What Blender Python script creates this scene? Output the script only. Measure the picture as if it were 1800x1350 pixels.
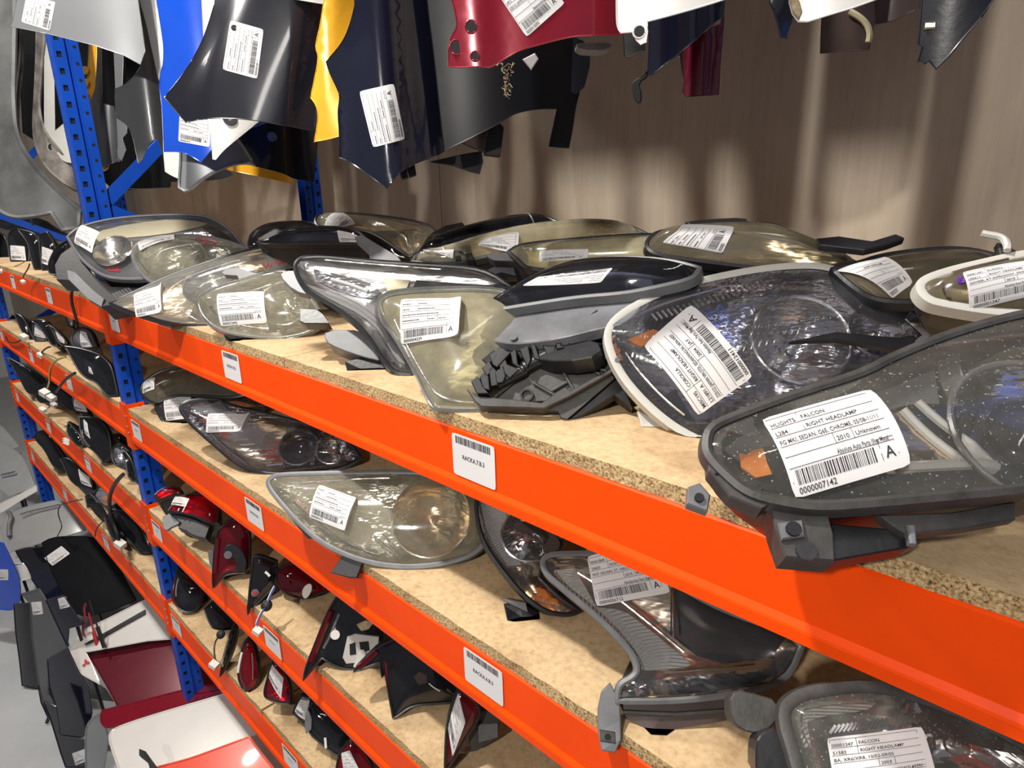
import bpy, math, random
import numpy as np
from mathutils import Vector, Matrix
from mathutils.geometry import delaunay_2d_cdt
random.seed(7)
SC = bpy.context.scene
COL = SC.collection
for o in list(bpy.data.objects): bpy.data.objects.remove(o)

# ------------------------------------------------------------------ camera, light, exposure
F = 1138.7                                  # focal length in pixels of the 1800 wide frame
CAMZ = 2.5                                  # metres above the floor
_y, _p, _r = -0.778838, -0.291395, -0.025747
_f = np.array([math.cos(_p)*math.sin(_y), math.cos(_p)*math.cos(_y), math.sin(_p)])
_ri = np.array([math.cos(_y), -math.sin(_y), 0.0]); _u = np.cross(_ri, _f)
RI = math.cos(_r)*_ri + math.sin(_r)*_u
UP = -math.sin(_r)*_ri + math.cos(_r)*_u
FW = _f
CP = np.array([0.0, -0.62618, CAMZ])
cam = bpy.data.cameras.new('camera'); camo = bpy.data.objects.new('camera', cam); COL.objects.link(camo)
cam.sensor_width = 36; cam.lens = F/1800*36; cam.clip_start = 0.02; cam.clip_end = 100
camo.matrix_world = Matrix(((RI[0], UP[0], -FW[0], CP[0]), (RI[1], UP[1], -FW[1], CP[1]), (RI[2], UP[2], -FW[2], CP[2]), (0, 0, 0, 1)))
SC.camera = camo
SC.view_settings.view_transform = 'Standard'; SC.view_settings.look = 'None'
SC.view_settings.exposure = -0.15; SC.view_settings.gamma = 1.0; SC.view_settings.use_curve_mapping = False
W = bpy.data.worlds.new('hall'); SC.world = W; W.use_nodes = True
W.node_tree.nodes['Background'].inputs[0].default_value = (0.86, 0.87, 0.95, 1)
W.node_tree.nodes['Background'].inputs[1].default_value = 0.22
def area(name, loc, size, power, col=(1, .95, .87), sizey=None, target=None):
    l = bpy.data.lights.new(name, 'AREA'); l.energy = power; l.color = col
    l.shape = 'RECTANGLE' if sizey else 'DISK'; l.size = size
    if sizey: l.size_y = sizey
    o = bpy.data.objects.new(name, l); COL.objects.link(o); o.location = loc
    d = Vector(target) - Vector(loc) if target else Vector((0, 0, -1))
    o.rotation_euler = d.to_track_quat('-Z', 'Y').to_euler()
    return o
area('aisle_lamp', (-1.15, -0.95, 4.35), 0.12, 94, target=(-1.0, 0.3, 2.0))
area('aisle_lamp', (-4.6, -0.95, 5.0), 0.35, 125, target=(-4.4, 0.1, 1.6))
area('aisle_lamp', (0.35, -2.4, 3.55), 0.10, 56, target=(-0.8, 0.9, 2.6))

area('added_reflection_strip', (-2.6, -1.2, 4.9), .12, 22, sizey=2.4, target=(-2.6, -1.19, 0))  # unseen strips, added to give the chrome bright reflections
area('added_reflection_strip', (0.9, -1.2, 4.9), .12, 22, sizey=2.4, target=(.9, -1.19, 0))
# ------------------------------------------------------------------ materials
MATS = {}
def nodes(name):
    m = bpy.data.materials.new(name); m.use_nodes = True
    nt = m.node_tree; b = nt.nodes['Principled BSDF']; MATS[name] = m
    return m, nt, b
def N(nt, t, **k):
    n = nt.nodes.new(t)
    for a, v in k.items(): setattr(n, a, v)
    return n
def coords(nt, scale=(1, 1, 1)):
    tc = N(nt, 'ShaderNodeTexCoord'); mp = N(nt, 'ShaderNodeMapping'); mp.inputs['Scale'].default_value = scale
    nt.links.new(tc.outputs['Object'], mp.inputs[0]); return mp.outputs[0]
def noise(nt, vec, scale, detail=4, rough=.6):
    n = N(nt, 'ShaderNodeTexNoise'); n.inputs['Scale'].default_value = scale
    n.inputs['Detail'].default_value = detail; n.inputs['Roughness'].default_value = rough
    nt.links.new(vec, n.inputs['Vector']); return n.outputs[0]
def ramp(nt, fac, stops):
    r = N(nt, 'ShaderNodeValToRGB'); nt.links.new(fac, r.inputs[0])
    e = r.color_ramp.elements
    while len(e) < len(stops): e.new(.5)
    for i, (p, c) in enumerate(stops): e[i].position = p; e[i].color = (*c, 1) if len(c) == 3 else c
    return r.outputs[0]
def bump(nt, b, h, strength=.2, dist=.002):
    n = N(nt, 'ShaderNodeBump'); n.inputs['Strength'].default_value = strength; n.inputs['Distance'].default_value = dist
    nt.links.new(h, n.inputs['Height']); nt.links.new(n.outputs[0], b.inputs['Normal'])
def paint(name, col, rough=.4, metal=0, var=.15, scale=9, bmp=0, coat=0, spec=.5):
    m, nt, b = nodes(name)
    v = coords(nt); f = noise(nt, v, scale)
    c = np.array(col); lo = tuple(c*(1-var)); hi = tuple(np.minimum(c*(1+var), 1))
    nt.links.new(ramp(nt, f, [(.3, lo), (.7, hi)]), b.inputs['Base Color'])
    b.inputs['Roughness'].default_value = rough; b.inputs['Metallic'].default_value = metal
    b.inputs['Specular IOR Level'].default_value = spec
    if coat: b.inputs['Coat Weight'].default_value = coat; b.inputs['Coat Roughness'].default_value = .06
    if bmp: bump(nt, b, noise(nt, v, 130), bmp)
    return m
def ripple(n, sc=26, st=.5):
    m = MATS[n]; nt = m.node_tree; b = nt.nodes['Principled BSDF']; bump(nt, b, noise(nt, coords(nt, (1, 1, 3)), sc, 2), st, .006)
paint('orange', (.90, .068, .001), .45, var=.06, scale=6, spec=.15)
paint('blue_post', (.004, .070, .50), .35, var=.1)
paint('bolt_metal', (.65, .6, .5), .3, 1)
paint('hole', (.006, .006, .008), .8)
paint('black_plastic', (.012, .0125, .016), .36, var=.35, scale=30, bmp=.12)
paint('dusty_plastic', (.042, .040, .039), .5, var=.5, scale=22, bmp=.25)
paint('grey_plastic', (.125, .13, .14), .42, var=.2, scale=25)
paint('pale_plastic', (.5, .49, .46), .45, var=.1)
paint('brown_plastic', (.06, .04, .036), .3, var=.2)
paint('rubber', (.012, .012, .013), .6)
paint('cable', (.012, .012, .014), .45)
paint('cable_green', (.35, .45, .06), .5)
paint('cable_blue', (.05, .08, .45), .5)
paint('cable_red', (.45, .02, .03), .5)
paint('connector', (.75, .73, .68), .5, var=.05)
paint('twig', (.42, .33, .2), .8, var=.4, scale=90)
paint('paper', (.70, .69, .70), .75, var=.03, scale=14)
paint('ink', (.03, .028, .035), .7)
paint('ink_pale', (.32, .31, .34), .7)
paint('red_marker', (.55, .02, .05), .5)
paint('purple_marker', (.12, .02, .35), .5)
paint('silver_paint', (.23, .24, .255), .34, .3, var=.04, coat=.6)
paint('pale_silver_paint', (.40, .41, .42), .3, .3, var=.05, coat=.6)
paint('grey_paint', (.10, .105, .112), .33, .25, var=.08, coat=.6)
paint('white_paint', (.62, .61, .59), .32, 0, var=.03, coat=.5)
paint('blue_paint', (.005, .065, .52), .25, .1, var=.08, coat=1)
paint('steel_blue_paint', (.05, .13, .36), .25, .2, coat=1)
paint('charcoal_paint', (.012, .013, .02), .22, .2, var=.2, coat=.7)
paint('navy_paint', (.008, .009, .022), .16, .2, var=.2, coat=.8)
paint('black_paint', (.006, .006, .008), .38, 0, var=.2, coat=0, spec=.22)
paint('yellow_paint', (.9, .45, .03), .25, .1, var=.1, coat=1)
paint('red_paint', (.24, .006, .022), .22, .25, var=.12, coat=1)
paint('maroon_paint', (.12, .006, .018), .25, .2, var=.12, coat=1)
paint('coral_paint', (.75, .09, .05), .35, 0, var=.05, coat=.5)
paint('dusty_clear_plastic', (.17, .175, .19), .22, .1, var=.35, scale=12, coat=.4)
paint('dull_grey_paint', (.125, .13, .13), .5, .1, var=.4, scale=7, bmp=.1)
paint('weathered_metal', (.2, .18, .165), .65, .1, var=.6, scale=16, bmp=.5)
paint('chrome', (.86, .86, .88), .10, 1, var=.05, scale=14, bmp=.0)
ripple('chrome')
paint('chrome_soft', (.74, .73, .7), .24, 1, var=.1, scale=14)
paint('chrome_warm', (.80, .66, .5), .2, 1, var=.15, scale=14)
ripple('chrome_soft', 18, .35); ripple('chrome_warm', 20, .5)
paint('bezel_black', (.02, .021, .026), .25, .2, var=.2)
paint('bezel_grey', (.17, .17, .18), .4, .4, var=.2)
paint('bezel_cream', (.62, .56, .36), .45, .1, var=.08)
paint('amber', (.9, .26, .05), .3, .2, var=.3, scale=40)
paint('ceiling_metal', (.3, .3, .3), .6)
paint('grey_floor', (.42, .44, .46), .5, 0, var=.12, scale=2.3)

def mk_fluted(name, col, scale, ax=0, rough=.2, st=.8):
    m, nt, b = nodes(name); b.inputs['Base Color'].default_value = (*col, 1)
    b.inputs['Metallic'].default_value = 1; b.inputs['Roughness'].default_value = rough
    v = coords(nt); w = N(nt, 'ShaderNodeTexWave'); w.bands_direction = 'XYZ'[ax]; w.inputs['Scale'].default_value = scale
    w.inputs['Distortion'].default_value = .6; nt.links.new(v, w.inputs[0]); bump(nt, b, w.outputs['Fac'], st, .004)
mk_fluted('chrome_fluted', (.72, .72, .75), 40, 0)
mk_fluted('chrome_honeycomb', (.66, .65, .62), 90, 2, .45)
MATS['chrome_honeycomb'].node_tree.nodes['Principled BSDF'].inputs['Metallic'].default_value = .3

def chipboard(name, edge):
    m, nt, b = nodes(name); v = coords(nt)
    g = noise(nt, v, 260 if edge else 90, 5, .7)
    big = noise(nt, v, 5, 4)
    if edge:
        c = ramp(nt, g, [(.36, (.10, .05, .02)), (.46, (.42, .27, .12)), (.62, (.72, .54, .29)), (.8, (.9, .75, .5))])
    else:
        c = ramp(nt, g, [(.3, (.46, .31, .165)), (.5, (.60, .43, .245)), (.75, (.70, .53, .32))])
    st = ramp(nt, big, [(.33, (.62, .55, .48)), (.52, (1, 1, 1))])
    mx = N(nt, 'ShaderNodeMix', data_type='RGBA', blend_type='MULTIPLY'); mx.inputs['Factor'].default_value = .75
    nt.links.new(c, mx.inputs['A']); nt.links.new(st, mx.inputs['B']); nt.links.new(mx.outputs['Result'], b.inputs['Base Color'])
    b.inputs['Roughness'].default_value = .85; bump(nt, b, g, .9 if edge else .15, .003 if edge else .001)
chipboard('chipboard', False); chipboard('chipboard_edge', True)

def wallmat():
    m, nt, b = nodes('mdf_wall'); v = coords(nt, (1, 1, .6))
    f = noise(nt, v, 2.4, 6); g = noise(nt, coords(nt, (60, 60, 4)), 1.2, 3)
    c = ramp(nt, f, [(.3, (.38, .31, .245)), (.7, (.53, .455, .37))])
    s = ramp(nt, g, [(.3, (.86, .85, .84)), (.7, (1.04, 1.03, 1.0))])
    mx = N(nt, 'ShaderNodeMix', data_type='RGBA', blend_type='MULTIPLY'); mx.inputs['Factor'].default_value = .8
    nt.links.new(c, mx.inputs['A']); nt.links.new(s, mx.inputs['B']); nt.links.new(mx.outputs['Result'], b.inputs['Base Color'])
    b.inputs['Roughness'].default_value = .6; bump(nt, b, noise(nt, v, 60), .1)
wallmat()

def lens(name, tint, haze, hcol, rough=.04, flute=0, fscale=60, ax=0, dust=0):
    """thin polycarbonate: clear film + a diffuse oxidised haze + the gloss of its skin"""
    m = bpy.data.materials.new(name); m.use_nodes = True; MATS[name] = m
    nt = m.node_tree; nt.nodes.clear(); L = nt.links.new
    out = N(nt, 'ShaderNodeOutputMaterial'); tr = N(nt, 'ShaderNodeBsdfTransparent'); tr.inputs[0].default_value = (*tint, 1)
    df = N(nt, 'ShaderNodeBsdfDiffuse'); df.inputs[0].default_value = (*hcol, 1)
    tl = N(nt, 'ShaderNodeBsdfTranslucent'); tl.inputs[0].default_value = (*hcol, 1)
    md = N(nt, 'ShaderNodeMixShader'); md.inputs[0].default_value = .35; L(df.outputs[0], md.inputs[1]); L(tl.outputs[0], md.inputs[2])
    gl = N(nt, 'ShaderNodeBsdfGlossy'); gl.inputs['Roughness'].default_value = rough; gl.inputs[0].default_value = (1, 1, 1, 1)
    v = coords(nt); nz = noise(nt, v, 12, 5, .65)
    hz = N(nt, 'ShaderNodeMapRange'); L(nz, hz.inputs[0]); hz.inputs[1].default_value = .3; hz.inputs[2].default_value = .75
    hz.inputs[3].default_value = haze*.55; hz.inputs[4].default_value = min(1, haze*1.4)
    hz_out = hz.outputs[0]
    if dust:
        dn = noise(nt, v, 420, 2, .5); dm = N(nt, 'ShaderNodeMapRange'); L(dn, dm.inputs[0]); dm.inputs[1].default_value = .66; dm.inputs[2].default_value = .72; dm.inputs[3].default_value = 0; dm.inputs[4].default_value = dust
        ad = N(nt, 'ShaderNodeMath', operation='MAXIMUM'); L(hz_out, ad.inputs[0]); L(dm.outputs[0], ad.inputs[1]); hz_out = ad.outputs[0]
    m1 = N(nt, 'ShaderNodeMixShader'); L(hz_out, m1.inputs[0]); L(tr.outputs[0], m1.inputs[1]); L(md.outputs[0], m1.inputs[2])
    fr = N(nt, 'ShaderNodeFresnel'); fr.inputs[0].default_value = 1.55
    m2 = N(nt, 'ShaderNodeMixShader'); L(fr.outputs[0], m2.inputs[0]); L(m1.outputs[0], m2.inputs[1]); L(gl.outputs[0], m2.inputs[2])
    bp = N(nt, 'ShaderNodeBump'); bp.inputs['Strength'].default_value = .35 if flute else .08; bp.inputs['Distance'].default_value = .002
    if flute:
        w = N(nt, 'ShaderNodeTexWave'); w.bands_direction = 'XYZ'[ax]; w.inputs['Scale'].default_value = fscale; L(v, w.inputs[0]); L(w.outputs['Fac'], bp.inputs['Height'])
    else: L(noise(nt, v, 40), bp.inputs['Height'])
    L(bp.outputs[0], gl.inputs['Normal']); L(bp.outputs[0], fr.inputs['Normal'])
    L(m2.outputs[0], out.inputs[0])
lens('lens_clear', (.95, .95, .97), .05, (.7, .71, .76))
lens('lens_fluted', (.94, .94, .97), .07, (.7, .71, .78), flute=1, fscale=45, ax=0)
lens('lens_dusty', (.88, .88, .88), .14, (.56, .55, .5), dust=.8)
lens('lens_hazed', (.93, .91, .82), .30, (.72, .69, .54), .08)
lens('lens_yellow', (.88, .83, .62), .5, (.66, .61, .44), .14)
lens('lens_brown', (.66, .6, .48), .42, (.34, .29, .2), .14)
lens('lens_smoke', (.25, .26, .32), .10, (.14, .15, .18), .05, dust=.25)
lens('lens_red', (.75, .02, .06), .22, (.5, .01, .04), .05)
lens('lens_silver', (.92, .92, .88), .28, (.68, .68, .63), .08)

# ------------------------------------------------------------------ measuring helpers: a pixel becomes a point on a plane of the place
CR = {'A': (0, 300, 2.5714), 'B': (400, 350, 2.5714), 'C': (1000, 400, 2.25), 'D': (200, 600, 2.5714), 'E': (800, 825, 2.5714),
      'F': (200, 900, 3), 'G': (0, 750, 2.25), 'H': (0, 300, 3), 'I': (1300, 900, 3), 'J': (0, 0, 3), 'K': (500, 0, 3), 'L': (1000, 0, 2.25),
      'M': (0, 560, 6.923), 'N': (0, 740, 6), 'O': (500, 1140, 4.5), 'P': (800, 470, 5), 'Q': (400, 360, 5), 'S': (0, 960, 3.4615), 'U': (80, 380, 4.5), 'X': (0, 0, 1)}
def px(c, pts):
    x0, y0, s = CR[c]
    return [(x0 + p[0]/s, y0 + p[1]/s) for p in pts]
def ray(x, y):
    return (x-900)/F*RI - (y-675)/F*UP + FW
def at(x, y, ax, v):
    r = ray(x, y); i = 'XYZ'.index(ax); return CP + r*((v-CP[i])/r[i])
NDEF = (.55, -.5, .65)
class Plane:
    def __init__(s, p, n):
        s.n = np.array(n, float); s.n /= np.linalg.norm(s.n); s.o = np.array(p, float)
        a = np.cross((0, 0, 1), s.n); s.a = a/np.linalg.norm(a); s.b = np.cross(s.n, s.a)
    def hit(s, x, y, h=0):
        r = ray(x, y); P = CP + r*((s.o+s.n*h-CP)@s.n/(r@s.n)); d = P-s.o
        return (d@s.a, d@s.b)
    def w(s, u, v, h=0): return s.o + s.a*u + s.b*v + s.n*h
def chaikin(P, n, closed=True):
    P = [np.array(p, float) for p in P]
    for _ in range(n):
        Q = []
        m = len(P)
        for i in range(m if closed else m-1):
            a, b = P[i], P[(i+1) % m]
            Q += [a*.75+b*.25, a*.25+b*.75]
        P = Q
    return P
def smart(P, it=2, lim=48):
    """round a closed outline but keep its real corners"""
    P = [np.array(p, float) for p in P]; n = len(P); keep = []
    for i in range(n):
        a = P[i]-P[i-1]; b = P[(i+1) % n]-P[i]; c = (a@b)/(np.linalg.norm(a)*np.linalg.norm(b)+1e-12); keep.append(math.degrees(math.acos(max(-1, min(1, c)))) > lim)
    for _ in range(it):
        Q = []; K = []; m = len(P)
        for i in range(m):
            p, a, b = P[i], P[i-1], P[(i+1) % m]
            if keep[i]: Q.append(p); K.append(True)
            else: Q += [p*.75+a*.25, p*.75+b*.25]; K += [False, False]
        P, keep = Q, K
    return P
def subdiv(P, d):
    P = [np.array(p, float) for p in P]; Q = []
    for i, p in enumerate(P):
        q = P[(i+1) % len(P)]; k = max(1, int(round(np.linalg.norm(q-p)/d)))
        Q += [p+(q-p)*j/k for j in range(k)]
    out = []
    for p in Q:
        if not out or np.linalg.norm(p-out[-1]) > d*.2: out.append(p)
    return np.array(out)
def resample(P, n):
    P = np.array(P); Q = np.vstack([P, P[:1]]); d = np.r_[0, np.cumsum(np.linalg.norm(np.diff(Q, axis=0), axis=1))]
    t = np.linspace(0, d[-1], n, endpoint=False)
    return np.stack([np.interp(t, d, Q[:, 0]), np.interp(t, d, Q[:, 1])], 1)
def inside(pts, P):
    pts = np.atleast_2d(pts); P = np.asarray(P); Q = np.roll(P, 1, 0)
    x, y = pts[:, 0][:, None], pts[:, 1][:, None]
    c = ((P[:, 1] > y) != (Q[:, 1] > y)) & (x < (Q[:, 0]-P[:, 0])*(y-P[:, 1])/(Q[:, 1]-P[:, 1]+1e-15)+P[:, 0])
    return (c.sum(1) % 2) == 1
def edist(pts, P):
    pts = np.atleast_2d(pts); P = np.asarray(P); ab = np.roll(P, -1, 0)-P; L2 = (ab**2).sum(1)+1e-12
    dx = pts[:, 0][:, None]-P[:, 0]; dy = pts[:, 1][:, None]-P[:, 1]
    t = np.clip((dx*ab[:, 0]+dy*ab[:, 1])/L2, 0, 1)
    return np.sqrt(((dx-t*ab[:, 0])**2+(dy-t*ab[:, 1])**2).min(1))
def fill(P, s):
    """triangles inside the outline P with inner points at spacing s"""
    P = np.array(P); lo, hi = P.min(0), P.max(0)
    s = max(s, math.sqrt(max((hi-lo)[0]*(hi-lo)[1], 1e-9)/5000))
    g = []
    for j, yy in enumerate(np.arange(lo[1], hi[1], s*.87)):
        for xx in np.arange(lo[0] + (j % 2)*s/2, hi[0], s): g.append((xx, yy))
    g = np.array(g) if g else np.zeros((0, 2))
    if len(g): g = g[inside(g, P)]
    if len(g): g = g[edist(g, P) > s*.45]
    V = [Vector(p) for p in P] + [Vector(p) for p in g]; n = len(P)
    r = delaunay_2d_cdt(V, [(i, (i+1) % n) for i in range(n)], [], 1, 1e-7)
    return np.array([(v.x, v.y) for v in r[0]]), [tuple(f) for f in r[2]]
# ------------------------------------------------------------------ object helpers
CLAMP = [None]
def mesh(name, verts, faces, mat, parent=None, smooth=True, mats=None, mi=None):
    if CLAMP[0] is not None and parent is not None:
        verts = [(v[0], v[1], max(v[2], CLAMP[0]+.0015)) if v[1] > -.012 else v for v in verts]
    me = bpy.data.meshes.new(name); me.from_pydata([tuple(map(float, v)) for v in verts], [], [tuple(int(i) for i in f) for f in faces]); me.update()
    for m in (mats or [mat]): me.materials.append(MATS[m])
    if mi: me.polygons.foreach_set('material_index', mi)
    if smooth:
        me.polygons.foreach_set('use_smooth', [True]*len(me.polygons)); me.set_sharp_from_angle(angle=.75)
    o = bpy.data.objects.new(name, me); COL.objects.link(o)
    if parent is not None: o.parent = parent; o.matrix_parent_inverse = parent.matrix_world.inverted()
    return o
def thing(name, label, cat, loc=(0, 0, 0), group=None):
    o = bpy.data.objects.new(name, None); COL.objects.link(o); o.location = Vector([float(x) for x in loc])
    o.matrix_world = Matrix.Translation(o.location); o.empty_display_size = .02
    o['label'] = label; o['category'] = cat
    if group: o['group'] = group
    return o
def tag(o, label, cat, group=None):
    o['label'] = label; o['category'] = cat
    if group: o['group'] = group
    return o
def boxg(lo, hi, V=None, Fc=None):
    V = [] if V is None else V; Fc = [] if Fc is None else Fc; b = len(V)
    x0, y0, z0 = lo; x1, y1, z1 = hi
    V += [(x0, y0, z0), (x1, y0, z0), (x1, y1, z0), (x0, y1, z0), (x0, y0, z1), (x1, y0, z1), (x1, y1, z1), (x0, y1, z1)]
    Fc += [tuple(b+i for i in f) for f in [(0, 3, 2, 1), (4, 5, 6, 7), (0, 1, 5, 4), (1, 2, 6, 5), (2, 3, 7, 6), (3, 0, 4, 7)]]
    return V, Fc
def tubeg(P, r, k=6, V=None, Fc=None, close=False):
    V = [] if V is None else V; Fc = [] if Fc is None else Fc; P = [np.array(p, float) for p in P]; b = len(V); n = len(P)
    for i, p in enumerate(P):
        t = (P[(i+1) % n] - P[i-1]) if close else (P[min(i+1, n-1)] - P[max(i-1, 0)])
        t = t/(np.linalg.norm(t)+1e-9); a = np.cross(t, (0.31, .17, .93)); a /= np.linalg.norm(a)+1e-9; c = np.cross(t, a)
        rr = r[i] if isinstance(r, (list, tuple)) else r
        for j in range(k): th = 2*math.pi*j/k; V.append(tuple(p + rr*(math.cos(th)*a+math.sin(th)*c)))
    for i in range(n if close else n-1):
        for j in range(k): Fc.append((b+i*k+j, b+i*k+(j+1) % k, b+((i+1) % n)*k+(j+1) % k, b+((i+1) % n)*k+j))
    if not close:
        Fc.append(tuple(b+j for j in range(k))[::-1]); Fc.append(tuple(b+(n-1)*k+j for j in range(k)))
    return V, Fc
def tube(name, P, r, mat, parent=None, k=7, sm=2):
    P = chaikin(P, sm, False) if len(P) > 2 else P
    V, Fc = tubeg(P, r, k); return mesh(name, V, Fc, mat, parent)
def discg(c, n, r, k=14, depth=.002, hole=0):
    """short cylinder standing on point c along n"""
    n = np.array(n, float); n /= np.linalg.norm(n); a = np.cross(n, (.2, .9, .3)); a /= np.linalg.norm(a); b = np.cross(n, a); V = []; Fc = []
    rs = [(r, 0), (r, depth)] + ([(hole, depth), (hole, 0)] if hole else [])
    for rr, h in rs:
        for j in range(k): t = 2*math.pi*j/k; V.append(tuple(np.array(c)+n*h+rr*(math.cos(t)*a+math.sin(t)*b)))
    m = len(rs)
    for i in range(m if hole else m-1):
        for j in range(k): Fc.append((i*k+j, i*k+(j+1) % k, ((i+1) % m)*k+(j+1) % k, ((i+1) % m)*k+j))
    if not hole: Fc.append(tuple(range(k))[::-1]); Fc.append(tuple(range(k, 2*k)))
    return V, Fc

# ------------------------------------------------------------------ printed labels (100 x 70 mm stock)
_fc = {}
def glyphs(txt):
    if txt in _fc: return _fc[txt]
    cu = bpy.data.curves.new('t', 'FONT'); cu.body = txt; cu.size = 1; cu.resolution_u = 2; cu.offset = .012
    o = bpy.data.objects.new('t', cu); me = o.to_mesh()
    r = ([(v.co.x, v.co.y) for v in me.vertices], [tuple(p.vertices) for p in me.polygons])
    bpy.data.objects.remove(o); bpy.data.curves.remove(cu); _fc[txt] = r
    return r
def strokes(spec):
    """spec -> list of quads/text polygons in label space (mm: x 0..100, y 0..70 downwards)"""
    V, Fc = [], []; rnd = random.Random(str(spec))
    def q(x0, y0, x1, y1):
        n = max(1, int((x1-x0)/12)); b = len(V)
        for i in range(n+1):
            x = x0+(x1-x0)*i/n; V.extend([(x, y0), (x, y1)])
        for i in range(n): Fc.append((b+2*i, b+2*i+1, b+2*i+3, b+2*i+2))
    def text(x, y, s, t, maxw=None):
        g = glyphs(t); w = max([p[0] for p in g[0]] or [1])
        k = min(s, maxw/w) if maxw else s
        b = len(V); V.extend([(x+p[0]*k, y-p[1]*s) for p in g[0]]); Fc.extend([tuple(b+i for i in f) for f in g[1]])
    lw = .5
    if spec['kind'] == 'rack':
        x = 9
        while x < 91:
            w = rnd.choice([.6, .9, 1.5]); q(x, 3, x+w, 15); x += w+rnd.choice([.6, .9, 1.4])
        if spec.get('text'): text(24, 39, 10.5, spec['text'], 52)
        else: q(32, 34, 66, 36)
        return V, Fc
    for y in (3, 13, 22, 31, 40, 49): q(2, y, 92, y+lw)
    q(2, 3, 2+lw, 60); q(92, 3, 92+lw, 60); q(28, 3, 28+lw, 22); q(62, 31, 62+lw, 40); q(46, 31, 46+lw, 40); q(46, 49, 78, 49+lw); q(78, 46, 78+lw, 62); q(78, 46, 92, 46+lw)
    x = 6
    while x < 73:
        w = rnd.choice([.5, .5, .8, 1.3]); q(x, 51, x+w, 62); x += w+rnd.choice([.5, .8, 1.0])
    text(81.5, 61, 12, 'A')
    text(5, 68.2, 6.4, spec.get('num', '0000000000'))
    rows = spec.get('rows')
    if rows:
        pos = [(3, 12), (30, 11.2), (3, 21), (30, 20.4), (3, 29.6), (48, 38.6), (64, 38.6), (44, 48.4)]
        for (x, y), t in zip(pos, rows):
            if t: text(x, y, 5.4, t, 88-x)
    else:
        for (x, y, w) in [(4, 9, 14), (30, 9, 14), (4, 18, 9), (30, 18, 28), (4, 27, 60), (48, 36, 9), (64, 36, 12), (4, 36, 26)]:
            a = x
            while a < x+w: l = rnd.uniform(1.2, 3.4); q(a, y, a+l, y+1.5); a += l+.7
    return V, Fc
def label_on(parent, fn, quad2, spec, name='paper_tag', thick=.0006, curl=0):
    """quad2: TL,TR,BR,BL in surface coordinates; fn(u,v,h)->world"""
    Q = [np.array(p, float) for p in quad2]
    def bil(s, t): return (Q[0]*(1-s)+Q[1]*s)*(1-t) + (Q[3]*(1-s)+Q[2]*s)*t
    nx, ny = 14, 10; rr = .035
    V = []
    def hh(s, t): return thick + curl*max(0, s-.75)**2*8*.1
    for h in (0, 1):
        for j in range(ny+1):
            for i in range(nx+1):
                s, t = i/nx, j/ny
                if i in (0, nx) and j in (0, ny): s += rr*(1 if i == 0 else -1)*.35; t += rr*(1 if j == 0 else -1)*.5
                p = bil(s, t); V.append(fn(np.array([p]), hh(s, t)*h+.0002)[0])
    m = (nx+1)*(ny+1); Fc = []
    for j in range(ny):
        for i in range(nx):
            a = j*(nx+1)+i; Fc += [(m+a, m+a+1, m+a+nx+2, m+a+nx+1), (a, a+nx+1, a+nx+2, a+1)]
    ring = [i for i in range(nx)] + [j*(nx+1)+nx for j in range(ny)] + [ny*(nx+1)+nx-i for i in range(nx)] + [(ny-j)*(nx+1) for j in range(ny)]
    for a, b in zip(ring, ring[1:]+ring[:1]): Fc.append((a, b, m+b, m+a))
    tg = mesh(name, V, Fc, 'paper', parent)
    SV, SF = strokes(spec)
    if SV:
        P = np.array([bil(x/100, y/70) for x, y in SV]); H = np.array([hh(x/100, y/70) for x, y in SV])
        mesh('printing', fn(P, H+.0006), SF, 'ink', tg, smooth=False)
    return tg
def ray_label(parent, fn, hit, quadpx, spec, **k):
    return label_on(parent, fn, [hit(*p) for p in quadpx], spec, **k)

# ------------------------------------------------------------------ builders for the car parts
def ccw(P):
    P = np.array(P); x, y = P[:, 0], P[:, 1]
    return P if (x*np.roll(y, -1)-y*np.roll(x, -1)).sum() > 0 else P[::-1]
def mkplane(anchor, n):
    p = at(*anchor); pl = Plane(p, n)
    if pl.n @ (CP-pl.o) < 0: pl = Plane(p, -pl.n)
    return pl
def prism(name, out, pl, thick, mat, parent=None, h=0, sm=0, cham=.0015, s=.02):
    """solid piece with the outline out (pixels) lying at height h over the plane, thick deep"""
    P = np.array([pl.hit(*p) for p in out]); P = ccw(P)
    if sm: P = np.array(chaikin(P, sm))
    n = len(P); t = np.roll(P, -1, 0)-np.roll(P, 1, 0); t /= np.linalg.norm(t, axis=1)[:, None]+1e-9
    o = np.stack([t[:, 1], -t[:, 0]], 1)
    fv, ff = fill(P, s)
    b = edist(fv, P) < 1e-5
    V = [pl.w(u, v, h) for u, v in fv]; Fc = list(ff); k = len(V)
    for off, hh in ((cham, h-cham), (cham, h-thick), (0, h-thick)):
        V += [pl.w(*(P[i]+o[i]*off), hh) for i in range(n)]
    fidx = [int(np.argmin(((fv-p)**2).sum(1))) for p in P]
    for i in range(n):
        j = (i+1) % n
        Fc.append((fidx[i], k+i, k+j, fidx[j]))
        for q in (0, 1): Fc.append((k+q*n+i, k+(q+1)*n+i, k+(q+1)*n+j, k+q*n+j))
    kb = len(V); V += [pl.w(u, v, h-thick) for u, v in fv]; Fc += [tuple(kb+i for i in f[::-1]) for f in ff]
    return mesh(name, V, Fc, mat, parent, smooth=False)

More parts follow.
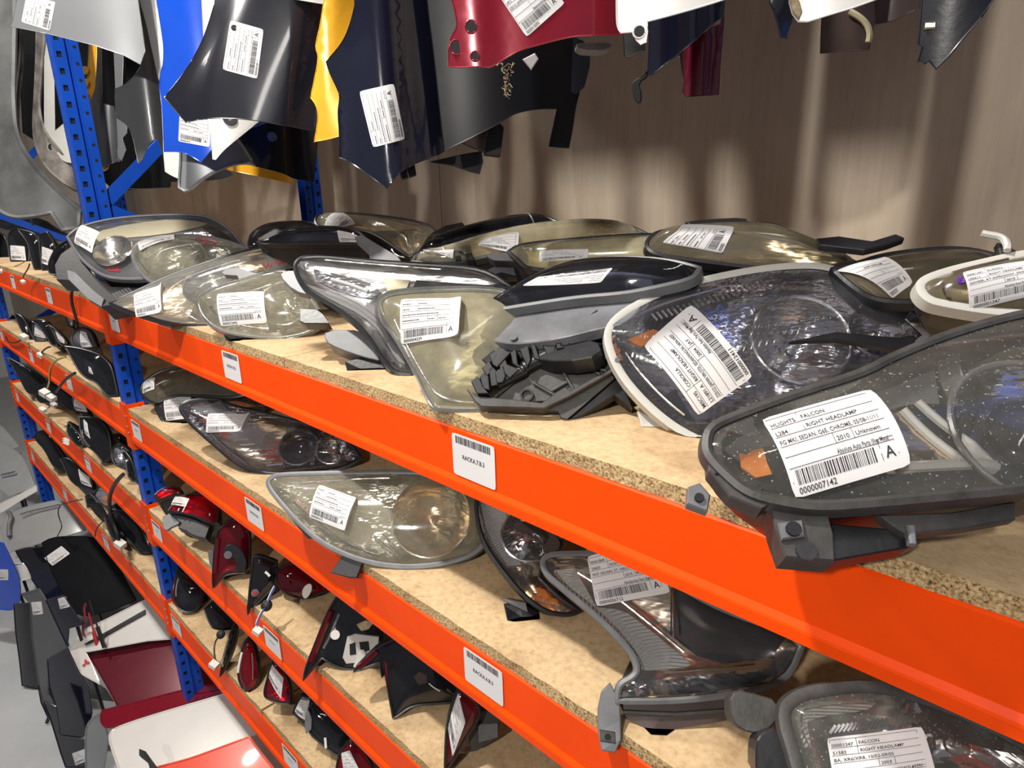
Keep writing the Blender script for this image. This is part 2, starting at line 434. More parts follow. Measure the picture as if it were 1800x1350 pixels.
def lamp(label, out, anchor, n=NDEF, lens='lens_clear', refl='chrome', thick=.11, dome=.022, depth=.04, sm=1, feats=(), tags=(),
         board=None, name='headlamp', cat='headlight', group=None, rim='black_plastic', rimw=.005, body='black_plastic', sp=.009, extra=(), nb=72, sink=True):
    pl = mkplane(anchor, n)
    P = smart([pl.hit(*p) for p in out], 2 if sm else 0, 62); L_ = sum(np.linalg.norm(P[i]-P[i-1]) for i in range(len(P)))
    P = ccw(subdiv(P, L_/nb))
    cen = P.mean(0)
    cw = pl.w(*cen, -thick*.5)
    root = thing(name, label, cat, (cw[0], cw[1], (board if board is not None else cw[2])+.0), group)
    CLAMP[0] = board
    def clampw(A):
        A = np.array(A)
        if board is not None:
            m = (A[:, 1] > -.012) & (A[:, 2] < board+.0015); A[m, 2] = board+.0015
        return A
    vv, ff = fill(P, sp); d = edist(vv, P); R = max(d.max(), .01)
    def hl(p): 
        dd = edist(p, P)*inside(np.atleast_2d(p), P); return dome*(1-(1-np.minimum(dd/R, 1))**2)
    H = dome*(1-(1-np.minimum(d/R, 1))**2)
    V = clampw([pl.w(u, v, h+.001) for (u, v), h in zip(vv, H)])
    mesh('lens', V, ff, lens, root)
    # reflector tray
    bowls = [(np.array(pl.hit(*f[1])), f[2], f[3]) for f in feats if f[0] in ('bowl', 'proj')]
    def hr(Q):
        Q = np.atleast_2d(Q); H_ = -.003 - depth*(1-np.exp(-edist(Q, P)/.022))
        for c, r, dp in bowls:
            q = np.linalg.norm(Q-c, axis=1)/(r*1.02); H_ = np.where(q < 1, np.minimum(H_, -.012-dp*(1-q**2)-.004), H_)
        return H_
    Hr = hr(vv)
    mesh('reflector', clampw([pl.w(u, v, h) for (u, v), h in zip(vv, Hr)]), ff, refl, root)
    # housing
    t = np.roll(P, -1, 0)-np.roll(P, 1, 0); t /= np.linalg.norm(t, axis=1)[:, None]+1e-9; o = np.stack([t[:, 1], -t[:, 0]], 1)
    def ring(off, k, h, sc=1): Q = cen+(P+o*off-cen)*sc; return [pl.w(*q, h) for q in Q]
    r = [ring(-.0035, 0, .0045), ring(0, 0, .006), ring(rimw, 0, .004), ring(rimw+.001, 0, -.012), ring(rimw*.2, 0, -.016), ring(0, 0, -thick*.5, .93), ring(0, 0, -thick*.9, .74), ring(0, 0, -thick, .6)]
    if board is not None and sink:
        zb = min(p[2] for p in r[7]); dz = max(0, zb-(board+.002)); dz = min(dz, .12)
        for k, q in ((7, 1), (6, .85), (5, .4)): r[k] = [p-np.array((0, 0, dz*q)) for p in r[k]]
    V = []; Fc = []
    m = len(P)
    for q in r: V += list(clampw(q))
    for k in range(len(r)-1):
        for i in range(m): Fc.append((k*m+i, (k+1)*m+i, (k+1)*m+(i+1) % m, k*m+(i+1) % m))
    V.append(np.mean(V[-m:], 0)); c0 = len(V)-1
    for i in range(m): Fc.append((7*m+i, c0, 7*m+(i+1) % m))
    nrim = 4*m
    mesh('housing', V, Fc, rim, root, mats=[rim, body], mi=[0 if i < nrim else 1 for i in range(len(Fc))])
    for f in feats:
        if f[0] in ('bowl', 'proj'):
            c, rr, dp = np.array(pl.hit(*f[1])), f[2], f[3]; mt = f[4] if len(f) > 4 else 'chrome'
            BV, BF = [], []; K = 28; ringsn = 7
            for a in range(ringsn+1):
                q = 1-a/ringsn*.82; hh = -.012-dp*(1-q*q)
                for j in range(K): th = 2*math.pi*j/K; BV.append(pl.w(c[0]+rr*q*math.cos(th), c[1]+rr*q*math.sin(th), hh))
            for a in range(ringsn):
                for j in range(K): BF.append((a*K+j, a*K+(j+1) % K, (a+1)*K+(j+1) % K, (a+1)*K+j))
            BF.append(tuple(ringsn*K+j for j in range(K)))
            mesh('reflector_bowl', BV, BF, mt, root)
            ring_ = [pl.w(c[0]+rr*math.cos(2*math.pi*j/32), c[1]+rr*math.sin(2*math.pi*j/32), -.011) for j in range(32)]
            RV, RF = tubeg(ring_, .0028, 6, close=True); mesh('bowl_ring', RV, RF, 'chrome_soft' if f[0] == 'bowl' else 'bezel_grey', root)
            if f[0] == 'bowl':
                BV, BF = tubeg([pl.w(*c, -.012-dp*.9), pl.w(*c, -.012-dp*.35), pl.w(*c, -.012-dp*.2)], [.008, .0065, .002], 10); mesh('bulb', BV, BF, 'chrome_soft', root)
            else:
                BV, BF = [], []; q = rr*.62
                for a in range(6):
                    ph = a/5*math.pi/2
                    for j in range(24): th = 2*math.pi*j/24; BV.append(pl.w(c[0]+q*math.cos(ph)*math.cos(th), c[1]+q*math.cos(ph)*math.sin(th), -.012-dp*.55+q*.55*math.sin(ph)))
                for a in range(5):
                    for j in range(24): BF.append((a*24+j, a*24+(j+1) % 24, (a+1)*24+(j+1) % 24, (a+1)*24+j))
                mesh('projector_lens', BV, BF, 'lens_smoke', root)
        elif f[0] == 'patch':
            _, pts, h, mt = f[:4]; nm = f[4] if len(f) > 4 else 'inner_trim'
            Q = ccw(subdiv(smart([pl.hit(*p) for p in pts], 1), .012)); pv, pf = fill(Q, .012); hh = hr(pv)+.004; m_ = len(pv)
            ix = [int(np.argmin(((pv-p)**2).sum(1))) for p in Q]; nq = len(ix)
            PV = [pl.w(u, v, h_) for (u, v), h_ in zip(pv, hh)]+[pl.w(u, v, h_-.003) for (u, v), h_ in zip(pv, hh)]
            mesh(nm, PV, list(pf)+[(ix[i], m_+ix[i], m_+ix[(i+1) % nq], ix[(i+1) % nq]) for i in range(nq)], mt, root)
        elif f[0] == 'bar':
            _, pts, rad, h, mt = f[:5]; nm = f[5] if len(f) > 5 else 'trim_line'
            QQ = np.array([pl.hit(*p) for p in (chaikin(pts, 2, False) if len(pts) > 2 else [np.array(pts[0])*(1-t)+np.array(pts[1])*t for t in np.linspace(0, 1, 7)])])
            tube(nm, [pl.w(*q, (hl(q)[0]+.0015 if h > 0 else hr(q)[0]+.006)) for q in QQ], rad if h <= 0 else rad*.6, mt, root, sm=0)
        elif f[0] == 'mark':
            _, pts, mt = f[:3]
            tube('marker_line', [pl.w(*pl.hit(*p), hl(np.array([pl.hit(*p)]))[0]+.0015) for p in chaikin(pts, 2, False)], f[3] if len(f) > 3 else .0012, mt, root, k=5, sm=0)
        elif f[0] == 'teeth':   # row of raised ribs
            _, a, b, cnt, w, h, mt = f[:7]; a, b = np.array(a, float), np.array(b, float); w = np.array(w, float)
            for i in range(cnt):
                p = a+(b-a)*i/max(1, cnt-1); tube('rib', [pl.w(*pl.hit(*p), -h), pl.w(*pl.hit(*(p+w)), -h)], .0022, mt, root, k=5, sm=0)
    fn = lambda Q, h: [pl.w(q[0], q[1], a+hh+.0012) for q, a, hh in zip(Q, hl(np.array(Q)), np.broadcast_to(h, (len(Q),)))]
    def hit2(x, y):
        p = np.array(pl.hit(x, y))
        for _ in range(4): p = np.array(Plane.hit(Plane(pl.o, pl.n), x, y, float(hl(np.array([p]))[0])))
        return p
    for q, spec in tags:
        C4 = np.array([hit2(*p) for p in q]); c0 = C4.mean(0)     # the paper bridges small bumps: a smooth sheet just over the lens
        G = np.array([(C4[0]*(1-a)+C4[1]*a)*(1-b)+(C4[3]*(1-a)+C4[2]*a)*b for a in np.linspace(0, 1, 7) for b in np.linspace(0, 1, 6)])-c0
        BA = lambda D: np.stack([np.ones(len(D)), D[:, 0], D[:, 1], D[:, 0]**2, D[:, 0]*D[:, 1], D[:, 1]**2], 1)
        hv = hl(G+c0); co = np.linalg.lstsq(BA(G), hv, rcond=None)[0]; off = max(0, float((hv-BA(G)@co).max()))
        fq = lambda Q, h, co=co, off=off, c0=c0: [pl.w(u[0], u[1], a+hh+off+.0008) for u, a, hh in zip(Q, BA(np.array(Q)-c0)@co, np.broadcast_to(h, (len(Q),)))]
        ray_label(root, fq, hit2, q, spec, curl=spec.get('curl', 0))
    for e in extra: e(root, pl)
    CLAMP[0] = None
    return root
def EX(name, c, pts, mat, thick=.02, h=0, sm=0, n=None, anchor=None):
    """an extra bracket, arm or foot of a lamp"""
    def f(root, pl):
        p2 = mkplane(anchor, n if n is not None else tuple(pl.n)) if anchor else (Plane(pl.o, n) if n is not None else pl)
        prism(name, px(c, pts), p2, thick, mat, root, h=h, sm=sm)
    return f
def EXT(name, c, pts, mat, r=.004, h=0):
    def f(root, pl): tube(name, [pl.w(*pl.hit(*p), h) for p in px(c, pts)], r, mat, root)
    return f
def EXS(c, pt, r=.006, mat='bolt_metal', h=.004, name='screw'):
    def f(root, pl):
        V, Fc = discg(pl.w(*pl.hit(*px(c, [pt])[0]), h), pl.n, r, 12, .003); mesh(name, V, Fc, mat, root)
    return f

def sheet(label, out, anchor, n, mat, bulge=.03, axis=0, sm=1, thick=.0016, hem=.0009, creases=(), tags=(), holes=(), name='car_fender', cat='car panel', group=None, sp=.014, extra=(), parent=None, inner=None, lift=None, spread=1.3):
    pl = mkplane(anchor, n)
    P = [np.array(pl.hit(*p)) for p in out]; hi_ = [i for i, p in enumerate(out) if p[1] < -75]
    if hi_ and lift:                                   # the unseen top goes on up to the rail, widened to shade the wall
        mu = np.mean([P[i] for i in hi_], 0)
        for i in hi_: P[i] = np.array((mu[0]+(P[i][0]-mu[0])*spread, (lift-pl.o[2])/pl.b[2]))
    P = ccw(subdiv(smart(P, 2 if sm else 0), .014))
    lo, hi = P.min(0), P.max(0); mid = (lo+hi)/2; half = (hi-lo)/2+1e-6
    cr = [(np.array(pl.hit(*a)), np.array(pl.hit(*b)), max(w, .014), h) for a, b, w, h in creases]
    def disp(Q):
        Q = np.atleast_2d(Q); s = (Q-mid)/half
        D = bulge*(1-s[:, axis]**2) + bulge*.25*(1-s[:, 1-axis]**2)
        for a, b, w, h in cr:
            ab = b-a; L = np.linalg.norm(ab); nn = np.array([-ab[1], ab[0]])/L; e = (Q-a)@nn
            D = D + h*.5*(1+np.tanh(e/w))
        return D
    def fn(Q, h=0):
        D = disp(Q)+h; W_ = np.array([pl.w(u, v) for u, v in np.atleast_2d(Q)]); r = CP-W_; r /= np.linalg.norm(r, axis=1)[:, None]
        return W_ + r*D[:, None]
    vv, ff = fill(P, sp); A = fn(vv); B = A-pl.n*thick; m = len(vv); V = list(A)+list(B)
    Fc = list(ff)+[tuple(m+i for i in f[::-1]) for f in ff]
    idx = [int(np.argmin(((vv-p)**2).sum(1))) for p in P]
    for i in range(len(idx)): a, b = idx[i], idx[(i+1) % len(idx)]; Fc.append((a, m+a, m+b, b))
    if parent is None:
        w = A.mean(0); root = thing(name, label, cat, w, group); nm = 'panel_skin'
    else: root = parent; nm = name
    o = mesh(nm, V, Fc, mat, root)
    if parent is None or hem:
        HV, HF = tubeg([A[i] for i in idx], hem, 5, close=True); mesh('folded_edge', HV, HF, mat, root)
    for hp, r in holes:
        c = fn(np.array([pl.hit(*hp)]), .0006)[0]; V, Fc = discg(c, pl.n, r, 16, .0008); mesh('fixing_hole', V, Fc, 'hole', root)
        V, Fc = tubeg([c+r*1.15*(math.cos(t)*pl.a+math.sin(t)*pl.b) for t in np.linspace(0, 2*math.pi, 18)[:-1]], .0012, 5, close=True); mesh('hole_rim', V, Fc, mat, root)
    for q, spec in tags: ray_label(root, fn, pl.hit, q, spec, curl=spec.get('curl', 0))
    for e in extra: e(root, pl)
    return root
def TG(c, q, **k):
    k.setdefault('kind', 'part'); return (px(c, q), k)

# ------------------------------------------------------------------ the setting
LV = [CAMZ+z for z in (-.3612, -.7699, -1.1842, -1.6140)]; BT = .022; BH = .11
BZ = [z+BT for z in LV]
X0, X1 = -2.70, -2.64           # near post
def structure(o): o['kind'] = 'structure'; return o
V, Fc = boxg((-12, -7, -.1), (5, 4, 0)); structure(mesh('floor', V, Fc, 'grey_floor', smooth=False))
V, Fc = [], []
xs = [-12, -9.3, -6.86, -4.42, -1.98, .46, 5]
wb = None
for a, b in zip(xs, xs[1:]):
    V, Fc = boxg((a+.002, 1.02, 0), (b-.002, 1.05, 5.2))
    if wb is None: wb = structure(mesh('wall_back', V, Fc, 'mdf_wall', smooth=False))
    else: mesh('wall_board', V, Fc, 'mdf_wall', wb, smooth=False)
V, Fc = boxg((-12, 1.052, 0), (5, 1.12, 5.2)); mesh('wall_core', V, Fc, 'grey_plastic', wb, smooth=False)
V, Fc = boxg((-12, -5.5, 5.2), (5, 1.12, 5.3)); structure(mesh('ceiling', V, Fc, 'ceiling_metal', smooth=False))
V, Fc = boxg((-12.1, -7, 0), (-12, 1.12, 5.2)); structure(mesh('wall_left', V, Fc, 'white_paint', smooth=False))

# upright frames: slotted posts, braces
def post(y0, front, X, root):
    """channel post; the +X side carries slots near the front, a groove and a flange with round holes"""
    V, Fc = [], []; d = .075; sgn = 1 if front else -1
    def bx(lo, hi):
        a = (lo[0], y0+sgn*lo[1], lo[2]); b = (hi[0], y0+sgn*hi[1], hi[2])
        boxg(tuple(min(p, q) for p, q in zip(a, b)), tuple(max(p, q) for p, q in zip(a, b)), V, Fc)
    Z0, Z1 = .0, 3.7; W_ = X1-X0; t = .003
    # front face with two rows of narrow dashes
    bx((X, 0, Z0), (X+.014, t, Z1)); bx((X+.019, 0, Z0), (X+.040, t, Z1)); bx((X+.045, 0, Z0), (X+W_, t, Z1))
    z = Z0
    while z < Z1:
        bx((X+.014, 0, z), (X+.019, t, z+.032)); bx((X+.040, 0, z), (X+.045, t, z+.032)); z += .05
    # side face strip with rectangular slots
    bx((X+W_-t, t, Z0), (X+W_, .008, Z1)); bx((X+W_-t, .022, Z0), (X+W_, .033, Z1)); z = Z0+.012
    while z < Z1: bx((X+W_-t, .008, z), (X+W_, .022, z+.032)); z += .05
    # groove and rear flange
    bx((X+W_-.014, .033, Z0), (X+W_-.011, .048, Z1)); bx((X+W_-.014, .033, Z0), (X+W_, .035, Z1)); bx((X+W_-.014, .046, Z0), (X+W_, .048, Z1))
    bx((X+W_-t, .048, Z0), (X+W_, d, Z1)); bx((X, 0, Z0), (X+t, d, Z1))
    p = mesh('post', V, Fc, 'blue_post', root, smooth=False)
    HV, HF = [], []
    z = Z0+.03
    while z < Z1:
        a, b = discg((X+W_-.0005, y0+sgn*.062, z), (1, 0, 0), .0055, 10, .001); k = len(HV); HV += a; HF += [tuple(k+i for i in f) for f in b]; z += .05
    mesh('bolt_holes', HV, HF, 'hole', p, smooth=False)['kind'] = 'stuff'
    V, Fc = boxg((X+.006, min(y0+sgn*.004, y0+sgn*.031), Z0), (X+W_-.006, max(y0+sgn*.004, y0+sgn*.031), Z1)); mesh('post_shade_fill', V, Fc, 'hole', p, smooth=False)  # black fill puts the shade inside the hollow post into colour
def frame(X, label):
    root = thing('upright_frame', label, 'rack upright', (X+.03, .45, 0))
    post(0, True, X, root); post(.90, False, X, root)
    def brace(ya, za, yb, zb):
        a = np.array((X+.045, ya, za)); b = np.array((X+.045, yb, zb)); t = (b-a)/np.linalg.norm(b-a); nn = np.cross(t, (1, 0, 0)); w = .021
        V = []; V2 = [a-nn*w, a+nn*w, b+nn*w, b-nn*w]
        for dx in (0, .003): V += [p+np.array((dx, 0, 0)) for p in V2]
        for dx in (0, .018): V += [V2[1]+np.array((-dx, 0, 0)), V2[2]+np.array((-dx, 0, 0))]
        for dx in (0, .018): V += [V2[0]+np.array((-dx, 0, 0)), V2[3]+np.array((-dx, 0, 0))]
        Fc = [(0, 1, 2, 3), (7, 6, 5, 4), (0, 4, 5, 1), (1, 5, 6, 2), (2, 6, 7, 3), (3, 7, 4, 0), (8, 9, 11, 10), (12, 13, 15, 14)]
        mesh('brace', V, Fc, 'blue_post', root, smooth=False)
        for p in (a, b):
            V, Fc = discg(p+np.array((.003, 0, 0)), (1, 0, 0), .009, 12, .005); mesh('bolt', V, Fc, 'bolt_metal', root)
    z = CAMZ-.012; 
    brace(.062, z, .838, z+.70); brace(.062, z-.015, .838, z-.42); brace(.062, z-.84, .838, z-.44); brace(.062, z-.86, .838, z-1.26); brace(.062, z-1.68, .838, z-1.28)
    brace(.062, z-1.7, .838, z-2.1)
    return root
frame(X0, 'blue slotted upright frame between the two shelf bays, with a diagonal brace and brass bolt')
frame(X0*2, 'blue upright frame at the far end of the left bay, beside the silver tailgate')
frame(0.10, 'blue upright frame at the near right end of the headlamp shelves')

def beam(k, x0, x1, label, y=0.0, sgn=1, stickers=(), text=None, z=None):
    z = LV[k] if z is None else z
    root = thing('shelf_beam', label, 'shelf beam', ((x0+x1)/2, y, z-BH))
    prof = [(.004, 0), (0, -.003), (0, -.084), (-.005, -.091), (-.006, -.094), (-.006, -.108), (-.003, -BH), (.040, -BH), (.040, 0)]
    V = [(x, y+sgn*p[0], z+p[1]) for x in (x0, x1) for p in prof]; m = len(prof)
    Fc = [(i, (i+1) % m, m+(i+1) % m, m+i) for i in range(m)]+[tuple(range(m))[::-1], tuple(range(m, 2*m))]
    if sgn < 0: Fc = [f[::-1] for f in Fc]
    mesh('beam_profile', V, Fc, 'orange', root, smooth=False)
    # end connectors
    for xe, s in ((x0, 1), (x1, -1)):
        xa, xb = sorted((xe-s*.030, xe+s*.004)); V, Fc = boxg((xa, y-sgn*.007 if sgn > 0 else y, z-.142), (xb, y if sgn > 0 else y+.007, z+.038))
        if s == 1: boxg((xe+.001, y-.007 if sgn > 0 else y-.06, z-.142), (xe+.005, y+.06 if sgn > 0 else y+.007, z+.038), V, Fc)
        c = mesh('end_connector', V, Fc, 'orange', root, smooth=False)
        if s == 1 and sgn > 0:
            for zz in (-.02, -.045, .02):
                a, b = discg((xe-.012, y-.0075, z+zz-.03), (0, -1, 0), .004, 10, .003); mesh('rivet', a, b, 'bolt_metal', c)
            a, b = discg((xe+.0052, y+.045, z+.02), (1, 0, 0), .006, 12, .0006); mesh('lock_hole', a, b, 'hole', c)
    for sx, txt in stickers:
        fn = lambda Q, h: [(q[0], y-.0012-hh, q[1]) for q, hh in zip(Q, np.broadcast_to(h, (len(Q),)))]
        zt = z-.008-(.001 if txt else .002)
        label_on(root, fn, [(sx, zt), (sx+.098, zt), (sx+.098, zt-.072), (sx, zt-.072)], {'kind': 'rack', 'text': txt}, name='location_sticker')
    return root
T1 = {0: 'RACKA.7.B.3', 1: 'RACKA.6.B.3'}
T2 = {0: 'RACKA.7.B.2', 1: 'RACKA.6.B.2'}
lvn = ['top', 'second', 'third', 'lowest']
for k in range(4):
    beam(k, X1, .10, f'{lvn[k]} bright orange shelf beam of the near bay with white location stickers',
         stickers=[(-2.615, None), (-1.648, T2.get(k)), (-.755, T1.get(k))] if k < 2 else [(-2.615, None), (-1.66, None), (-.76, None)])
    beam(k, 2*X0+.06, X0, f'{lvn[k]} orange shelf beam of the left bay, seen steeply from its end', stickers=[(-5.28, None), (-4.40, None), (-3.58, None)])
    beam(k, X1, .10, f'{lvn[k]} rear orange beam of the near bay against the wall', y=.9, sgn=-1)
    beam(k, 2*X0+.06, X0, f'{lvn[k]} rear orange beam of the left bay against the wall', y=.9, sgn=-1)
zt_ = CAMZ+1.09  # unseen level: its beams carry the deck added to block lamp light
beam(0, X1, .10, 'orange beam of the added level above the near bay', z=zt_); beam(0, X1, .10, 'rear orange beam of the added level above the near bay', y=.9, sgn=-1, z=zt_)
beam(0, 2*X0+.06, X0, 'orange beam of the added level above the left bay', z=zt_); beam(0, 2*X0+.06, X0, 'rear orange beam of the added level above the left bay', y=.9, sgn=-1, z=zt_)
def board(x0, x1, y0, y1, z, label, t=BT, seg=60, tilt=0):
    rnd = random.Random(label); n = max(6, int((x1-x0)/.03)); V = []
    for i in range(n+1):
        x = x0+(x1-x0)*i/n; j = rnd.uniform(-.0012, .0012)
        V += [(x, y0+j, z), (x, y0+rnd.uniform(-.001, .002), z+t), (x, y1, z+t), (x, y1, z)]
    Fc = []
    mi = []
    for i in range(n):
        a, b = 4*i, 4*i+4
        Fc += [(a, b, b+1, a+1), (a+1, b+1, b+2, a+2), (a+2, b+2, b+3, a+3), (a+3, b+3, b, a)]; mi += [1, 0, 1, 0]
    Fc += [(0, 1, 2, 3), (4*n+3, 4*n+2, 4*n+1, 4*n)]; mi += [1, 1]
    o = mesh('shelf_board', V, Fc, 'chipboard', None, smooth=False, mats=['chipboard', 'chipboard_edge'], mi=mi)
    if tilt: o.rotation_euler = (0, 0, 0)
    return tag(o, label, 'shelf board')
for k in range(4):
    z = LV[k]+.0005
    if k == 3:
        board(-2.635, -1.80, .002, .898, z, 'short chipboard at the left of the lowest near shelf')
        board(-1.79, -.9, .004, .30, z, 'narrow chipboard strip along the front of the lowest near shelf')
        board(-1.79, -.9, .305, .898, z-.0, 'rear chipboard of the lowest near shelf')
        board(-.895, .09, .002, .898, z, 'chipboard at the right of the lowest near shelf')
    else:
        board(-2.635, -1.32, .002, .898, z, f'{lvn[k]} chipboard shelf of the near bay, left half')
        board(-1.318, .09, .003, .898, z, f'{lvn[k]} chipboard shelf of the near bay, right half')
    board(2*X0+.065, X0-.005, .002, .898, z, f'{lvn[k]} chipboard shelf of the left bay')

# ------------------------------------------------------------------ headlamps on the top shelf (front row first)
B0 = BZ[0]
AB = 'Absolute Auto Parts (Iliya Metal'
lamp('large dusty headlamp nearest the camera, big tag numbered 0000007142', px('C', [(545, 850), (560, 800), (640, 760), (900, 665), (1150, 590), (1280, 520), (1500, 430), (1800, 345), (2150, 300), (2300, 600), (2250, 950), (1800, 1035), (1500, 1062), (1200, 1090), (980, 1105), (840, 1085), (700, 1050), (600, 960), (548, 900)]),
     (1465, 785, 'Y', -.075), (.40, -.52, .76), 'lens_dusty', 'bezel_black', thick=.105, dome=.02, depth=.03, board=B0, sp=.011, rim='dusty_plastic', rimw=.005, nb=110,
     feats=[('patch', px('C', [(620, 850), (700, 790), (1000, 700), (1300, 600), (1480, 520), (1520, 640), (1400, 640), (1250, 690), (900, 800), (760, 830), (690, 880)]), .012, 'bezel_grey'),
            ('patch', px('C', [(690, 850), (790, 830), (830, 930), (760, 950), (700, 910)]), .012, 'amber', 'indicator_insert'),
            ('patch', px('C', [(1190, 730), (1350, 670), (1600, 880), (1500, 910), (1330, 940), (1230, 900)]), .016, 'chrome_warm', 'side_reflector'),
            ('bar', px('C', [(1360, 670), (1620, 890)]), .004, -.006, 'pale_plastic'), ('bar', px('C', [(1420, 640), (1760, 885)]), .004, -.006, 'pale_plastic'), ('bar', px('C', [(1340, 905), (1760, 885)]), .005, -.006, 'pale_plastic'),
            ('patch', px('C', [(1480, 500), (1570, 470), (1790, 850), (1700, 820)]), .01, 'lens_silver', 'light_guide'),
            ('patch', px('C', [(1700, 620), (1860, 570), (1900, 640), (1720, 660)]), .012, 'chrome_warm', 'indicator_bar'),
            ('patch', px('C', [(900, 1010), (1200, 1000), (1780, 960), (1800, 1010), (1300, 1060), (1000, 1070)]), .012, 'bezel_black'),
            ('proj', px('C', [(1900, 780)])[0], .07, .03),
            ('mark', px('C', [(740, 1010), (760, 1050), (745, 1040), (770, 1070)]), 'ink')],
     tags=[TG('C', [(755, 768), (1190, 643), (1350, 945), (888, 1083)], num='0000007142', rows=['HLIGHTS', 'FALCON', 'L284', 'RIGHT HEADLAMP', 'FG MKI, SEDAN, G6E, CHROME, 05/08-11/11', '2010', 'Unknown', AB])],
     extra=[EX('corner_bracket', 'C', [(810, 1095), (1030, 1105), (1055, 1200), (1060, 1300), (870, 1285), (835, 1180)], 'dusty_plastic', .03, h=-.008),
            EX('lock_plate', 'C', [(835, 1165), (925, 1155), (935, 1210), (850, 1222)], 'grey_plastic', .004, h=-.003),
            EXS('C', (890, 1190), .006, 'hole', h=-.0025, name='keyhole'), EXS('C', (948, 1268), .008, 'black_plastic', h=-.008, name='rubber_stud'),
            EX('support_rail', 'C', [(1000, 1115), (1380, 1150), (1460, 1190), (1400, 1210), (1060, 1270)], 'black_plastic', .025, h=-.03),
            EX('lower_fin', 'C', [(1270, 1105), (1560, 1095), (1820, 1050), (1820, 1110), (1600, 1150), (1380, 1170), (1330, 1140)], 'dusty_plastic', .012, h=-.02),
            EX('hook', 'C', [(1378, 1150), (1398, 1150), (1404, 1225), (1392, 1222)], 'grey_plastic', .008, h=-.015),
            EX('side_flange', 'C', [(548, 800), (620, 760), (720, 735), (640, 790), (600, 850), (610, 940), (690, 1030), (800, 1090), (760, 1110), (640, 1060), (560, 960)], 'dusty_plastic', .02, h=.001),
            EX('clip_slot', 'C', [(580, 945), (608, 940), (610, 975), (582, 978)], 'hole', .002, h=.003),
            EX('metal_clip', 'C', [(490, 990), (530, 975), (570, 1020), (560, 1080), (485, 1052)], 'grey_plastic', .012, h=-.02),
            EXS('C', (528, 1035), .004, 'hole', h=-.0195, name='clip_hole')])

lamp('clear ribbed headlamp with an upright rotated tag, directly behind the nearest lamp', px('C', [(150, 440), (180, 370), (290, 300), (450, 235), (700, 180), (900, 158), (1020, 165), (1130, 205), (1240, 290), (1340, 370), (1400, 430), (1330, 500), (1180, 600), (960, 700), (760, 740), (600, 800), (540, 850), (420, 790), (300, 690), (200, 570)]),
     (1190, 757, 'Z', B0+.006), (.52, -.60, .60), 'lens_fluted', 'chrome', thick=.07, dome=.04, depth=.045, board=B0, sp=.01, rim='pale_plastic', rimw=.008, nb=90,
     feats=[('bowl', px('C', [(930, 430)])[0], .072, .045, 'chrome'), ('bowl', px('C', [(1230, 400)])[0], .040, .02, 'chrome'),
            ('patch', px('C', [(240, 410), (400, 340), (430, 360), (300, 430)]), .004, 'amber', 'indicator_insert'), ('patch', px('C', [(560, 380), (640, 410), (600, 420)]), .004, 'amber', 'indicator_insert'),
            ('patch', px('C', [(380, 640), (440, 600), (520, 740), (470, 720)]), .008, 'bezel_black'),
            ('bar', px('C', [(215, 400), (330, 330), (470, 290), (700, 230)]), .003, .004, 'chrome_soft'), ('bar', px('C', [(200, 470), (260, 570), (370, 690), (500, 790)]), .003, .004, 'chrome_soft'),
            ('teeth', px('C', [(330, 335)])[0], px('C', [(760, 200)])[0], 22, (px('C', [(22, 26)])[0][0]-1000, px('C', [(22, 26)])[0][1]-400), .006, 'bezel_grey'),
            ('bar', px('C', [(700, 300), (860, 250), (1000, 280), (1120, 380)]), .004, -.002, 'bezel_grey')],
     tags=[TG('C', [(510, 748), (292, 474), (480, 312), (725, 595)], num='0000012411', rows=['MISC195', 'COROLLA', 'L21891 A', 'RIGHT HEADLAMP', 'ZZE122 (JAPAN VIN JTD), SEDAN/WAGON, 04/04-04/07', '2004', 'JAY', AB])],
     extra=[EX('fixing_arm', 'C', [(232, 190), (245, 180), (330, 192), (350, 240), (370, 255), (480, 240), (500, 272), (440, 290), (330, 290), (310, 255), (300, 222), (240, 208)], 'pale_plastic', .018, h=-.012),
            EXS('C', (455, 262), .011, 'pale_plastic', h=-.012, name='arm_boss'),
            EX('top_clip', 'C', [(680, 200), (760, 172), (800, 175), (720, 205)], 'pale_plastic', .012, h=-.004),
            EX('lower_tab', 'C', [(285, 700), (340, 730), (380, 790), (300, 780)], 'pale_plastic', .012, h=-.03),
            EXS('C', (190, 530), .004, 'grey_plastic', h=.004), EXS('C', (1250, 500), .007, 'grey_plastic', h=.004),
            EX('long_arm', 'C', [(830, 510), (1000, 478), (1230, 500), (1290, 490), (1290, 515), (1230, 540), (1000, 500)], 'black_plastic', .012, h=.055),
            EX('black_flap', 'C', [(1310, 365), (1550, 300), (1640, 308), (1690, 330), (1500, 372), (1440, 400), (1330, 385)], 'black_plastic', .016, h=.03)])

